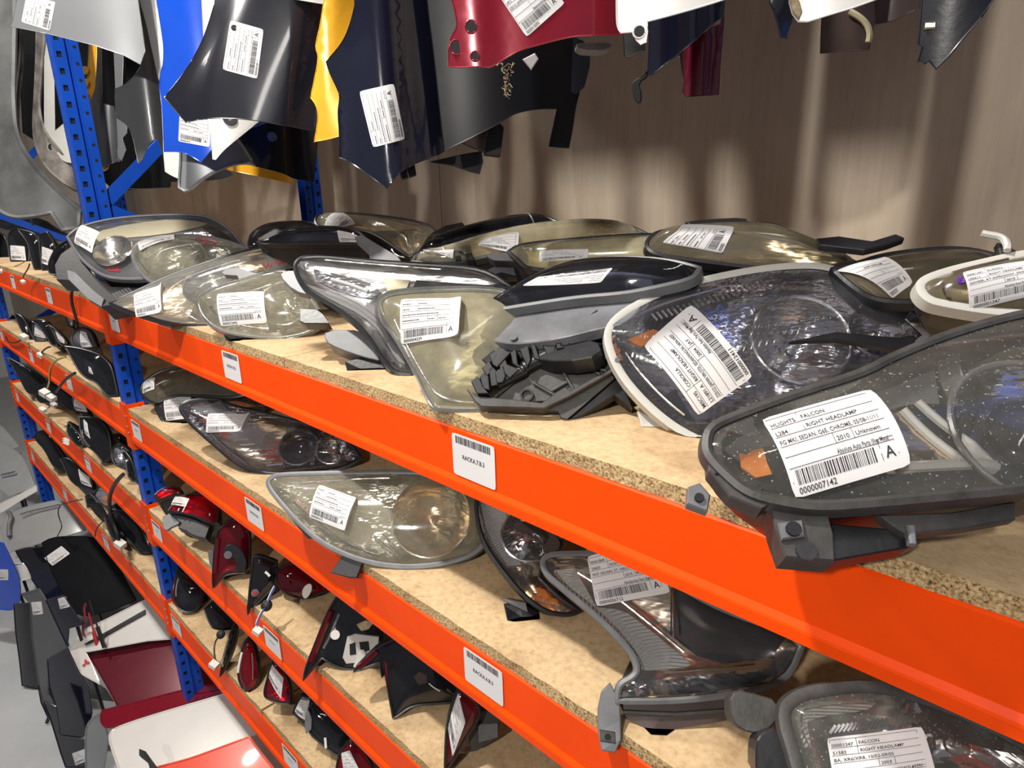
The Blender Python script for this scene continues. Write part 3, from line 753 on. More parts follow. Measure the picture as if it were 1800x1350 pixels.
tagnum = iter(['0000004339', '0000012443', '0000002261', '0000008205', '0000005118', '0000009360', '0000003154', '0000007703', '0000001345', '0000006027', '0000008851', '0000002907'])
lamp('dark smoked headlamp lying behind a broken black comb bracket', px('P', [(262, 355), (300, 310), (520, 190), (700, 90), (850, 20), (1100, -55), (1500, -80), (1900, -50), (2150, 20), (2100, 110), (1800, 180), (1500, 240), (1100, 270), (700, 330), (330, 390), (280, 385)]),
     (1000, 560, 'Y', .135), (.12, -.52, .85), 'lens_smoke', 'bezel_black', thick=.04, dome=.03, depth=.02, board=B0, rim='grey_plastic', rimw=.004, nb=90,
     tags=[TG('P', [(1300, 205), (625, 262), (740, 100), (1392, 8)], num='0000012130')],
     feats=[('patch', px('P', [(910, 235), (1090, 220), (1110, 245), (950, 265)]), .003, 'bezel_cream')],
     extra=[EX('front_lens_band', 'P', [(262, 380), (340, 395), (700, 345), (1100, 285), (1400, 260), (1650, 230), (1500, 420), (1250, 470), (900, 560), (560, 610), (420, 605), (190, 560), (230, 470)], 'dusty_clear_plastic', .02, h=-.014, sm=1),
            EX('lower_skirt', 'P', [(100, 620), (130, 590), (210, 530), (430, 560), (430, 600), (560, 600), (900, 560), (1200, 500), (1250, 640), (900, 700), (500, 660), (140, 640)], 'black_plastic', .03, h=-.03, sm=1),
            EX('left_clip', 'P', [(110, 690), (140, 650), (240, 670), (300, 640), (330, 700), (240, 755), (190, 715)], 'black_plastic', .02, h=-.022), EXS('P', (497, 578), .006, 'grey_plastic', h=-.012)])

# broken comb bracket in front of it
cpl = mkplane((930, 700, 'Y', .055), (.45, -.62, .55))
cr = thing('lamp_bracket', 'broken black plastic bracket with comb teeth and cobwebs, in front of the dark headlamp', 'bracket', (*cpl.o[:2], B0))
Pp = lambda pts: px('P', pts)
prism('base_frame', Pp([(100, 1070), (180, 1130), (520, 1130), (560, 1150), (850, 1130), (960, 1050), (1010, 1080), (1370, 870), (1330, 760), (1250, 560), (1240, 480), (1180, 560), (900, 740), (560, 930), (320, 1130), (220, 1160), (220, 1210), (400, 1215), (760, 1230), (960, 1130), (1380, 900), (1400, 940), (980, 1300), (930, 1290), (900, 1230), (750, 1225), (210, 1212)]), cpl, .012, 'dusty_plastic', cr, h=-.02)
prism('back_web', Pp([(330, 1120), (560, 935), (900, 745), (1180, 565), (1240, 490), (1420, 620), (1400, 880), (1000, 1100), (850, 1140), (560, 1150)]), cpl, .006, 'black_plastic', cr, h=-.032)
prism('front_lip', Pp([(105, 1065), (185, 1130), (560, 1165), (760, 1190), (860, 1120), (965, 1050), (1010, 1085), (1380, 880), (1380, 905), (1000, 1120), (780, 1225), (560, 1218), (230, 1210), (180, 1170)]), cpl, .016, 'dusty_plastic', cr, h=-.004)
prism('under_web', Pp([(900, 1200), (1380, 910), (1480, 980), (1560, 1180), (1400, 1060), (1100, 1250), (980, 1300), (930, 1280)]), cpl, .03, 'black_plastic', cr, h=-.03)
for i, (a, b) in enumerate([((680, 985), (880, 1100)), ((840, 1060), (980, 980)), ((900, 810), (1040, 1050)), ((1010, 740), (1270, 910)), ((1040, 800), (1330, 880)), ((1230, 820), (1340, 760)), ((560, 930), (900, 745)), ((900, 745), (1230, 570)), ((320, 1125), (520, 960))]):
    tube('web_rib', [cpl.w(*cpl.hit(*p), -.016) for p in Pp([a, b])], .0028, 'dusty_plastic', cr, sm=0)
for q in [(620, 1095), (1285, 690)]:
    V, Fc = discg(cpl.w(*cpl.hit(*Pp([q])[0]), -.03), cpl.n, .0105, 16, .016, hole=.0075); mesh('screw_boss', V, Fc, 'black_plastic', cr)
teeth = [[(150, 1010), (190, 970), (215, 985), (240, 1050), (290, 1110), (200, 1110)], [(225, 960), (250, 940), (290, 960), (300, 1080), (250, 1060)], [(300, 890), (330, 880), (365, 920), (370, 1030), (320, 1040)], [(360, 930), (420, 880), (440, 960), (420, 1010), (375, 1020)],
         [(385, 810), (430, 790), (455, 860), (560, 900), (480, 970), (400, 890)], [(490, 750), (530, 720), (545, 850), (600, 900), (510, 840)], [(575, 730), (640, 700), (660, 820), (640, 870), (610, 810)], [(670, 680), (700, 690), (740, 810), (700, 800)],
         [(760, 640), (790, 610), (880, 585), (895, 640), (870, 730), (820, 780), (780, 700)], [(880, 590), (905, 590), (930, 700), (960, 710), (900, 720)], [(960, 555), (1000, 570), (1010, 690), (975, 650)], [(1070, 510), (1110, 520), (1115, 620), (1080, 600)],
         [(1170, 440), (1250, 385), (1265, 420), (1250, 530), (1210, 550), (1180, 510)], [(1290, 380), (1325, 355), (1410, 400), (1420, 500), (1360, 520), (1290, 440)], [(240, 880), (300, 830), (330, 890), (280, 950)], [(310, 780), (400, 710), (480, 760), (370, 880), (340, 860)]]
for i, t in enumerate(teeth): prism('tooth', Pp(t), cpl, .022, 'black_plastic', cr, h=.004-.002*(i % 3), s=.03)
for i, (a, b) in enumerate([((360, 1000), (600, 880)), ((600, 860), (860, 720)), ((860, 720), (1200, 520))]):
    tube('comb_spine', [cpl.w(*cpl.hit(*p), -.012) for p in Pp([a, b])], .011, 'black_plastic', cr, sm=0, k=9)

lamp('boxy yellowed headlamp standing at the shelf edge, angular lower corner', px('B', [(690, 480), (700, 450), (740, 430), (900, 415), (1240, 412), (1330, 480), (1330, 700), (1350, 850), (1400, 945), (1180, 948), (960, 948), (925, 930), (860, 780), (770, 620), (705, 540)]),
     (780, 716, 'Z', B0+.008), (.62, -.62, .46), 'lens_yellow', 'chrome_soft', thick=.055, dome=.028, depth=.03, board=B0, rim='lens_silver', rimw=.007, body='black_plastic',
     tags=[TG('B', [(785, 458), (1060, 452), (1048, 625), (787, 662)], num='0000004339', curl=.3)],
     feats=[('bar', px('B', [(735, 500), (800, 640), (900, 820), (970, 915), (1200, 925)]), .003, .004, 'chrome_soft')])
lamp('modern blue-tinted headlamp with white light guides, sweeping down to the chipboard', px('B', [(305, 310), (320, 280), (350, 265), (450, 262), (640, 285), (900, 300), (1160, 318), (1280, 400), (1180, 430), (760, 430), (700, 450), (690, 500), (720, 590), (770, 660), (850, 790), (820, 800), (750, 780), (700, 720), (640, 620), (560, 540), (470, 480), (380, 430), (330, 380)]),
     (695, 650, 'Z', B0+.01), (.58, -.55, .6), 'lens_clear', 'chrome_soft', thick=.06, dome=.02, depth=.022, board=B0, nb=100,
     feats=[('patch', px('B', [(350, 380), (400, 385), (700, 470), (780, 640), (800, 740), (760, 720), (690, 590), (600, 510), (470, 450)]), .008, 'white_paint', 'light_guide'),
            ('patch', px('B', [(380, 300), (620, 350), (690, 400), (700, 445), (500, 400), (390, 350)]), .006, 'chrome', 'lamp_module'), ('bar', px('B', [(370, 390), (560, 450), (700, 560), (740, 680)]), .006, -.01, 'white_paint', 'light_strip'), ('bar', px('B', [(400, 330), (560, 370), (670, 420)]), .004, -.01, 'white_paint', 'light_strip'),
            ('patch', px('B', [(700, 340), (820, 350), (800, 400), (720, 410)]), .008, 'bezel_cream'), ('patch', px('B', [(850, 350), (1250, 380), (1250, 400), (820, 410)]), .008, 'bezel_black'),
            ('bar', px('B', [(330, 275), (640, 300), (1160, 345)]), .003, .004, 'chrome_soft')],
     extra=[EX('black_tab', 'B', [(310, 465), (400, 470), (440, 530), (330, 530), (308, 520)], 'black_plastic', .03, h=-.03),
            EX('foot_tab', 'B', [(510, 695), (560, 685), (700, 690), (740, 760), (520, 765)], 'black_plastic', .04, h=-.045),
            EX('corner_shell', 'B', [(232, 340), (260, 320), (310, 320), (380, 430), (300, 410)], 'grey_plastic', .02, h=-.004, sm=1),
            EX('lower_pod', 'B', [(420, 560), (600, 560), (680, 640), (690, 700), (600, 680), (480, 640), (425, 610)], 'grey_plastic', .05, h=-.035, sm=1),
            EX('tall_bracket', 'B', [(568, 145), (600, 138), (640, 165), (760, 235), (800, 290), (690, 292), (640, 280), (630, 200)], 'grey_plastic', .03, h=-.02),
            EX('top_rail', 'B', [(1150, 320), (1220, 290), (1340, 285), (1420, 310), (1500, 315), (1300, 345)], 'black_plastic', .02, h=-.01, sm=1)])
lamp('hazy oval headlamp on the front edge, second tag from the left post', px('A', [(895, 600), (905, 570), (960, 540), (1090, 500), (1200, 465), (1300, 455), (1360, 520), (1430, 610), (1462, 680), (1400, 735), (1250, 762), (1100, 745), (990, 722), (920, 665)]),
     (410, 583, 'Z', B0+.02), (.62, -.55, .56), 'lens_hazed', 'chrome', thick=.09, dome=.035, depth=.04, board=B0, rim='lens_silver', rimw=.006,
     feats=[('bowl', px('A', [(1280, 590)])[0], .06, .035), ('bar', px('A', [(950, 600), (990, 670), (1100, 715), (1300, 730)]), .003, .004, 'chrome_soft')],
     tags=[TG('A', [(985, 562), (1195, 546), (1210, 690), (1002, 708)], num='0000012443')],
     extra=[EX('mounting_foot', 'A', [(1000, 728), (1070, 745), (1200, 755), (1240, 770), (1090, 790), (1080, 822), (1040, 825), (1020, 780)], 'black_plastic', .02, h=-.012),
            EXS('A', (1052, 795), .005, 'pale_plastic', h=-.0115, name='foot_hole'),
            EX('top_hook', 'A', [(1000, 455), (1020, 440), (1070, 435), (1110, 450), (1180, 465), (1130, 490), (1090, 510), (1070, 470), (1010, 466)], 'grey_plastic', .02, h=-.004)])
lamp('long silvery headlamp with red handwriting, its pointed tip at the post', px('A', [(498, 600), (560, 570), (640, 535), (780, 470), (980, 400), (1150, 352), (1300, 335), (1480, 335), (1640, 345), (1660, 395), (1500, 400), (1330, 440), (1250, 455), (1100, 500), (960, 540), (905, 570), (895, 640), (950, 700), (880, 705), (760, 690), (640, 655), (550, 625)]),
     (300, 566, 'Z', B0+.012), (.5, -.42, .75), 'lens_silver', 'chrome_warm', thick=.065, dome=.03, depth=.035, board=B0, nb=96, rimw=.003,
     feats=[('bowl', px('A', [(960, 500)])[0], .085, .04), ('bar', px('A', [(600, 590), (760, 520), (1000, 420)]), .002, .002, 'bezel_grey'),
            ('mark', px('A', [(1192, 455), (1200, 435), (1205, 460), (1222, 432), (1225, 452), (1240, 425), (1243, 445)]), 'red_marker'), ('mark', px('A', [(1250, 420), (1252, 438), (1275, 405), (1262, 458)]), 'red_marker'), ('mark', px('A', [(1270, 415), (1285, 398), (1282, 420), (1272, 440), (1300, 432), (1325, 415)]), 'red_marker')],
     tags=[TG('A', [(610, 565), (745, 522), (746, 645), (616, 665)], num='0000002261', curl=.3)])
lamp('round yellowish headlamp with a red circled scribble, curved tag on its upper rim', px('A', [(600, 400), (605, 355), (640, 320), (720, 300), (830, 292), (930, 300), (1040, 325), (1112, 355), (1050, 390), (960, 410), (870, 455), (780, 490), (720, 505), (690, 508), (640, 470)]),
     (275, 495, 'Y', .015), (.5, -.5, .7), 'lens_hazed', 'chrome', thick=.07, dome=.04, depth=.045, board=B0, rim='grey_plastic',
     feats=[('bowl', px('A', [(800, 400)])[0], .082, .04), ('bar', px('A', [(625, 380), (650, 440), (700, 490)]), .003, .003, 'chrome_soft'),
            ('mark', px('A', [(900, 340), (895, 325), (925, 318), (965, 325), (995, 345), (985, 365), (940, 360), (905, 345)]), 'red_marker'), ('mark', px('A', [(925, 355), (950, 325), (940, 345), (965, 340)]), 'red_marker')],
     tags=[TG('A', [(632, 332), (790, 290), (795, 315), (640, 372)], num='0000008205')])
lamp('large headlamp with a cream upper lens beside the blue post', px('A', [(308, 300), (340, 270), (400, 245), (520, 218), (700, 203), (880, 203), (960, 215), (1050, 275), (1100, 345), (1000, 400), (850, 440), (720, 480), (650, 490), (560, 492), (470, 480), (400, 430), (345, 370)]),
     (205, 470, 'Y', -.012), (.5, -.5, .7), 'lens_clear', 'bezel_grey', thick=.10, dome=.035, depth=.035, board=B0, nb=96, rim='grey_plastic',
     feats=[('patch', px('A', [(350, 290), (480, 240), (700, 212), (860, 212), (930, 225), (700, 262), (470, 280), (390, 310)]), .003, 'bezel_cream'),
            ('patch', px('A', [(500, 300), (700, 270), (900, 245), (960, 270), (760, 320), (640, 330), (560, 340)]), .008, 'chrome'),
            ('patch', px('A', [(900, 235), (960, 235), (1080, 330), (1000, 320)]), .004, 'bezel_black'),
            ('patch', px('A', [(450, 400), (510, 400), (520, 430), (470, 430)]), .008, 'cable_red', 'indicator_insert'), ('bowl', px('A', [(500, 350)])[0], .06, .03, 'chrome_soft')],
     tags=[TG('A', [(372, 248), (455, 282), (418, 375), (340, 330)], num='0000005118')],
     extra=[EX('black_side_shell', 'A', [(222, 400), (250, 350), (300, 315), (345, 390), (400, 450), (480, 500), (600, 500), (680, 520), (500, 590), (450, 600), (400, 520), (330, 470), (230, 465)], 'black_plastic', .06, h=-.03),
            EX('grey_bracket', 'A', [(285, 430), (320, 440), (400, 520), (450, 560), (440, 595), (380, 560), (290, 470)], 'grey_plastic', .02, h=-.022), EX('vent_grille', 'A', [(450, 600), (500, 540), (560, 515), (590, 530), (510, 590)], 'black_plastic', .02, h=-.015)]
           + [EXT('grille_rib', 'A', [(500+i*14, 545-i*5), (535+i*12, 585-i*8)], 'grey_plastic', .0022, h=-.012) for i in range(6)])

# back rows
ZB = (.40, -.45, .80)
def back(label, c, pts, anchor, lens_, refl='chrome_soft', n=ZB, **k):
    k.setdefault('thick', .08); k.setdefault('dome', .03); k.setdefault('board', B0); k.setdefault('nb', 64); k.setdefault('sp', .013)
    return lamp(label, px(c, pts), anchor, n, lens_, refl, **k)
back('small dark headlamp with a bright white reflector, behind the red-marked long lamp', 'Q', [(190, 320), (210, 260), (290, 200), (400, 165), (600, 150), (770, 165), (790, 200), (620, 225), (420, 290), (300, 340), (220, 375), (190, 370)], (480, 405, 'Y', .42), 'lens_clear', 'bezel_black',
     feats=[('patch', px('Q', [(250, 260), (330, 210), (430, 180), (540, 200), (600, 215), (460, 260), (360, 300), (260, 310)]), .003, 'white_paint', 'reflector_plate'), ('patch', px('Q', [(285, 270), (340, 240), (360, 250), (300, 300)]), .002, 'amber', 'indicator_insert')])
back('dark headlamp with a ribbed amber indicator and a white paper tag', 'Q', [(270, 330), (380, 310), (520, 240), (680, 210), (900, 205), (1110, 215), (1210, 290), (1220, 350), (900, 350), (650, 345), (420, 350), (320, 350)], (560, 420, 'Y', .36), 'lens_smoke', 'bezel_grey',
     feats=[('patch', px('Q', [(700, 345), (740, 320), (920, 315), (950, 345)]), .002, 'amber', 'indicator_insert'), ('patch', px('Q', [(500, 330), (700, 325), (690, 345), (540, 348)]), .002, 'white_paint', 'reflector_plate'), ('teeth', px('Q', [(760, 345)])[0], px('Q', [(930, 345)])[0], 14, (0, -6), .001, 'amber'),
            ('patch', px('Q', [(800, 270), (960, 255), (970, 310), (820, 310)]), .004, 'chrome_warm')],
     tags=[TG('Q', [(975, 262), (1120, 258), (1230, 345), (990, 345)], num='0000009360')])
back('long clouded headlamp against the wall with a folded tag at its left end', 'Q', [(770, 150), (790, 100), (860, 82), (1020, 80), (1200, 90), (1400, 110), (1600, 140), (1760, 180), (1830, 240), (1760, 300), (1700, 420), (1600, 460), (1480, 380), (1300, 260), (1120, 210), (900, 215), (800, 195)], (640, 395, 'Y', .62), 'lens_hazed', 'chrome_warm',
     feats=[('bowl', px('Q', [(1600, 330)])[0], .06, .03, 'chrome_warm'), ('patch', px('Q', [(1150, 180), (1400, 160), (1600, 190), (1400, 215)]), .003, 'bezel_black')],
     tags=[TG('Q', [(855, 200), (985, 80), (1135, 190), (1000, 212)], num='0000003154')])
back('dark headlamp with a clear corner against the back wall, below the white wall patch', 'B', [(868, 245), (900, 200), (1000, 150), (1150, 110), (1290, 80), (1420, 75), (1500, 112), (1400, 150), (1200, 180), (1050, 215), (960, 240)], (880, 405, 'Y', .62), 'lens_smoke', 'bezel_grey', rim='black_plastic',
     feats=[('patch', px('B', [(1180, 130), (1280, 100), (1300, 140), (1230, 165)]), .003, 'chrome', 'corner_reflector'), ('bar', px('B', [(1340, 80), (1390, 140)]), .004, .012, 'grey_plastic')],
     extra=[EX('black_connector', 'B', [(920, 155), (985, 120), (1060, 105), (1080, 130), (1010, 160)], 'black_plastic', .02, h=.0)])
back('long yellowed headlamp with a thin tag, in front of the wall', 'B', [(840, 285), (860, 250), (1000, 220), (1150, 170), (1350, 125), (1560, 104), (1700, 103), (1800, 120), (1900, 165), (1800, 185), (1350, 200), (1300, 240), (1180, 260), (1000, 300)], (950, 440, 'Y', .45), 'lens_yellow', 'chrome_warm', rim='dusty_plastic',
     tags=[TG('B', [(1150, 195), (1320, 195), (1310, 250), (1135, 248)], num='0000007703')])
back('small clear headlamp with two black straps, behind the modern lamp', 'B', [(832, 290), (860, 255), (920, 235), (1000, 240), (1090, 250), (1115, 300), (1090, 320), (900, 320)], (780, 458, 'Y', .30), 'lens_clear', 'chrome',
     tags=[TG('B', [(905, 245), (1030, 270), (1025, 305), (890, 275)], num='0000001345')],
     extra=[EX('black_strap', 'B', [(1030, 235), (1050, 235), (1055, 300), (1038, 302)], 'black_plastic', .02, h=.02), EX('black_strap', 'B', [(1075, 235), (1100, 238), (1112, 305), (1090, 305)], 'black_plastic', .02, h=.02)])
back('cream headlamp with a rectangular tag and a black front frame', 'X', [(895, 444), (915, 432), (1000, 424), (1100, 416), (1180, 415), (1190, 450), (1150, 472), (1050, 478), (930, 476), (915, 462)], (960, 462, 'Y', .33), 'lens_yellow', 'bezel_cream', rim='black_plastic', n=(.3, -.6, .7),
     tags=[TG('B', [(1412, 235), (1632, 228), (1634, 300), (1414, 306)], num='0000006027')],
     extra=[EX('side_bracket', 'B', [(1168, 245), (1190, 235), (1300, 235), (1310, 205), (1345, 240), (1340, 275), (1200, 270), (1175, 258)], 'black_plastic', .02, h=-.004)])
back('broad brownish headlamp with a crumpled white tag near its left tip', 'C', [(305, 80), (320, 45), (360, 20), (480, 8), (640, 0), (780, 5), (860, 30), (960, 70), (1080, 120), (1170, 165), (1000, 195), (700, 160), (450, 128), (340, 110)], (1250, 445, 'Y', .42), 'lens_brown', 'chrome_soft', dome=.045, sp=.012,
     tags=[TG('C', [(362, 95), (440, 20), (628, 92), (598, 132)], num='0000008851', curl=.2)],
     extra=[EX('roof_gasket', 'C', [(430, 10), (540, -5), (690, -12), (700, 8), (800, 5), (870, 40), (760, 22), (600, 15)], 'black_plastic', .012, h=.016, sm=1)])
back('brown smoked headlamp with a tag marked RIGHT HEADLAMP, behind the clear ribbed lamp', 'C', [(1045, 170), (1140, 150), (1230, 118), (1400, 95), (1560, 88), (1690, 118), (1700, 180), (1560, 260), (1440, 290), (1330, 300), (1200, 290), (1110, 230)], (1540, 500, 'Y', .42), 'lens_brown', 'bezel_grey', n=(.3, -.55, .75), dome=.03, sp=.012, sink=False,
     tags=[TG('C', [(1050, 178), (1240, 135), (1340, 262), (1275, 292)], num='0000002907', rows=['', '', '', 'RIGHT HEADLAMP', '', '2', '', ''], curl=.1)],
     extra=[EX('black_strip', 'C', [(968, 100), (1050, 92), (1180, 112), (1270, 85), (1300, 98), (1240, 120), (1150, 142), (980, 122)], 'black_plastic', .012, h=.03)])
back('brown headlamp with a dirty tag and a purple tick, at the right edge', 'C', [(1385, 250), (1400, 215), (1500, 180), (1650, 145), (1800, 112), (2000, 90), (2150, 200), (2100, 360), (1850, 345), (1660, 335), (1480, 305), (1420, 290)], (1700, 520, 'Y', .25), 'lens_brown', 'chrome_soft', n=(.35, -.6, .7), rim='pale_plastic', rimw=.006, sp=.011, sink=False,
     feats=[('mark', px('C', [(1513, 235), (1512, 265), (1535, 262), (1536, 210)]), 'purple_marker', .002), ('bar', px('C', [(1440, 240), (1470, 285), (1520, 305)]), .003, .004, 'chrome_warm'), ('bar', px('C', [(1440, 225), (1600, 170), (1800, 125)]), .003, .004, 'chrome_warm')],
     tags=[TG('C', [(1545, 192), (1830, 140), (1880, 290), (1580, 335)], num='0000001347', rows=['00001341', 'AURION', 'L02611', 'RIGHT HEADLAMP', 'GSV40R, AT-X/PRODIGY, 09/09-12/11', '2010', '', AB])],
     extra=[EXT('wire_hook', 'C', [(1605, 42), (1640, 50), (1700, 60), (1720, 95), (1715, 125)], 'pale_plastic', .004, h=.01), EX('hook_plate', 'C', [(1700, 60), (1740, 75), (1790, 105), (1720, 130)], 'dusty_plastic', .01, h=.0)])

# ------------------------------------------------------------------ body panels hanging from the rails above the headlamps
PN = (.86, -.48, .12)
def rail(y, z, label):
    V, Fc = tubeg([(-5.3, y, z), (-2.6, y, z), (.1, y, z)], .012, 10); tag(mesh('hanging_rail', V, Fc, 'bolt_metal'), label, 'rail')
rail(.15, CAMZ+1.0, 'front steel rail carrying the hanging body panels'); rail(.55, CAMZ+1.0, 'rear steel rail carrying the hanging body panels')
def hang(label, c, pts, anchor, mat, n=PN, **k):
    k.setdefault('lift', CAMZ+1.0-.003)
    k.setdefault('hem', .0009)
    return sheet(label, px(c, pts), anchor, n, mat, **k)
hang('light silver panel at the top left, a tag near its lower left corner', 'J', [(120, -500), (95, -30), (60, 140), (250, 178), (500, 240), (650, 290), (740, 340), (765, 270), (750, 150), (735, 50), (720, -60), (640, -600)], (130, 30, 'X', -1.85), 'silver_paint', n=(.7, -.7, .15), bulge=.03, sm=0,
     tags=[TG('J', [(112, 115), (140, -25), (292, 10), (262, 162)], num='0000004867')])
hang('dark grey fender hanging in front of the blue diagonal brace', 'J', [(700, -500), (720, -60), (755, 100), (765, 270), (745, 350), (700, 410), (655, 450), (605, 470), (612, 620), (680, 665), (705, 740), (728, 860), (748, 850), (780, 770), (805, 740), (835, 735), (855, 800), (873, 880), (868, 700), (845, 440), (800, 200), (760, -60), (800, -500)], (245, 160, 'X', -1.95), 'grey_paint', n=(.75, -.65, .1), bulge=.03,
     creases=[(px('J', [(660, 450)])[0], px('J', [(730, 850)])[0], .006, .012), (px('J', [(800, 330)])[0], px('J', [(860, 860)])[0], .008, -.014)])
hang('narrow white fender between the grey and blue fenders', 'J', [(650, -500), (718, -60), (760, 70), (800, 250), (838, 425), (870, 350), (866, 200), (845, 80), (820, -60), (860, -500)], (265, 60, 'X', -1.80), 'white_paint', bulge=.02, creases=[(px('J', [(740, 0)])[0], px('J', [(840, 300)])[0], .004, .01)])
hang('bright blue fender with a tag, left of the charcoal fender', 'J', [(780, -500), (815, -60), (845, 120), (870, 300), (836, 430), (855, 560), (862, 700), (865, 800), (960, 800), (1020, 830), (1060, 856), (1085, 825), (1115, 790), (1200, 720), (1400, 650), (1300, 300), (1200, -60), (1250, -500)], (330, 150, 'X', -1.62), 'blue_paint', bulge=.05,
     creases=[(px('J', [(920, -30)])[0], px('J', [(960, 560)])[0], .01, .012)], tags=[TG('J', [(948, 590), (1110, 640), (1106, 776), (940, 745)], num='0000002476')])
hang('charcoal fender with a long tag and a shiny wheel arch edge', 'J', [(1180, -500), (1150, -60), (1120, 60), (1085, 170), (1040, 275), (960, 400), (866, 515), (980, 646), (1050, 630), (1150, 622), (1300, 628), (1500, 660), (1655, 692), (1680, 500), (1695, 300), (1730, -60), (1760, -500)], (428, 90, 'X', -1.30), 'charcoal_paint', n=(.82, -.45, .3), bulge=.05, sm=1,
     creases=[(px('J', [(1190, -30)])[0], px('J', [(1110, 260)])[0], .005, .012), (px('J', [(1110, 260)])[0], px('J', [(930, 590)])[0], .004, .008), (px('J', [(1640, 120)])[0], px('J', [(1530, 660)])[0], .006, -.015)],
     tags=[TG('J', [(1173, 366), (1215, 106), (1390, 155), (1356, 416)], num='0000003817')], holes=[((412, 49), .004)])
hang('cream panel corner with a dark round emblem, below the charcoal fender', 'J', [(1150, -500), (1090, 560), (1105, 640), (1118, 770), (1122, 840), (1138, 842), (1180, 790), (1290, 700), (1365, 640), (1300, 560), (1200, -500)], (400, 230, 'X', -1.48), 'white_paint', bulge=.01,
     extra=[lambda r, pl: mesh('emblem', *discg(pl.w(*pl.hit(405, 211), .012), pl.n, .014, 18, .002, hole=.004), 'black_plastic', r)])
hang('white lower fender tip under the blue fender', 'J', [(880, -500), (862, 690), (862, 800), (872, 905), (905, 925), (952, 946), (975, 900), (980, 790), (960, 700), (920, -500)], (303, 290, 'X', -1.74), 'white_paint', bulge=.01)
hang('grey fender with a cream wheel arch lip, low under the tagged fenders', 'J', [(960, -500), (950, 700), (955, 830), (948, 930), (945, 990), (975, 1008), (1005, 998), (1060, 950), (1130, 905), (1210, 870), (1290, 857), (1340, 868), (1250, 720), (1100, 650), (1010, -500)], (340, 300, 'X', -1.66), 'silver_paint', bulge=.02, hem=.004)
hang('black fender hanging low behind the charcoal fender', 'J', [(1250, -500), (1200, 560), (1110, 800), (1200, 860), (1290, 862), (1380, 885), (1500, 915), (1545, 942), (1655, 960), (1670, 800), (1690, 600), (1500, 500), (1500, -500)], (460, 280, 'X', -1.70), 'charcoal_paint', bulge=.03,
     extra=[lambda r, pl: mesh('side_lamp', *discg(pl.w(*pl.hit(480, 245), .03), pl.n, .012, 14, .004), 'chrome_soft', r)])
hang('yellow panel edge showing under the low black fender', 'J', [(1250, -500), (1240, 850), (1290, 856), (1420, 870), (1530, 925), (1555, 972), (1460, 950), (1200, 895), (1210, -500)], (460, 305, 'X', -1.80), 'yellow_paint', bulge=.02)
hang('yellow fender edge between the charcoal and navy fenders', 'K', [(230, -500), (215, -60), (205, 30), (188, 140), (160, 245), (182, 300), (155, 430), (138, 515), (165, 550), (178, 600), (170, 680), (156, 748), (230, 735), (300, 715), (330, 500), (330, 200), (400, -60), (420, -500)], (565, 120, 'X', -1.12), 'yellow_paint', bulge=.04, creases=[(px('K', [(290, -30)])[0], px('K', [(210, 640)])[0], .006, -.012)], sm=1)
hang('glossy navy fender with a long tag, its point hanging lowest', 'K', [(400, -500), (386, -40), (345, 140), (300, 235), (219, 325), (240, 390), (285, 480), (292, 520), (280, 590), (290, 700), (290, 832), (340, 850), (440, 920), (541, 996), (570, 950), (610, 908), (690, 860), (800, 822), (845, 795), (830, 600), (790, 300), (760, -40), (780, -500)], (672, 200, 'X', -.97), 'navy_paint', n=(.85, -.5, .15), bulge=.05, sm=1,
     creases=[(px('K', [(340, 180)])[0], px('K', [(330, 840)])[0], .006, .012), (px('K', [(420, -30)])[0], px('K', [(470, 600)])[0], .012, .014), (px('K', [(600, 300)])[0], px('K', [(640, 900)])[0], .012, -.016)],
     tags=[TG('K', [(467, 778), (394, 482), (577, 440), (636, 734)], num='0000004303')],
     extra=[EX('mounting_clip', 'K', [(610, 905), (640, 890), (650, 935), (625, 942)], 'black_plastic', .012, h=.0), EX('mounting_clip', 'K', [(650, 885), (685, 870), (692, 920), (665, 930)], 'black_plastic', .012, h=.0)])
hang('large black fender with a drooping arm, behind the red fender', 'K', [(760, -500), (745, -40), (790, 300), (830, 700), (845, 795), (1080, 680), (1150, 640), (1190, 612), (1240, 590), (1345, 572), (1437, 574), (1410, 690), (1395, 772), (1500, 780), (1520, 680), (1535, 560), (1570, 430), (1606, 330), (1590, 280), (1555, 195), (1480, 100), (1500, -500)], (820, 150, 'X', -.86), 'black_paint', n=(.8, -.58, .1), bulge=.04, sm=1,
     extra=[EX('rear_flange', 'K', [(780, 830), (960, 790), (1060, 772), (1062, 830), (1046, 892), (1000, 880), (900, 845)], 'black_plastic', .006, h=-.05), EX('brown_foam', 'K', [(950, 742), (1085, 668), (1065, 790)], 'brown_plastic', .01, h=-.02),
            EX('rubber_block', 'K', [(1085, 665), (1150, 642), (1164, 660), (1145, 810), (1070, 800)], 'rubber', .02, h=-.02),
            EX('arm_ridge', 'K', [(1340, 300), (1500, 210), (1570, 240), (1600, 330), (1550, 520), (1440, 480), (1360, 380)], 'charcoal_paint', .006, h=.02, sm=1)])
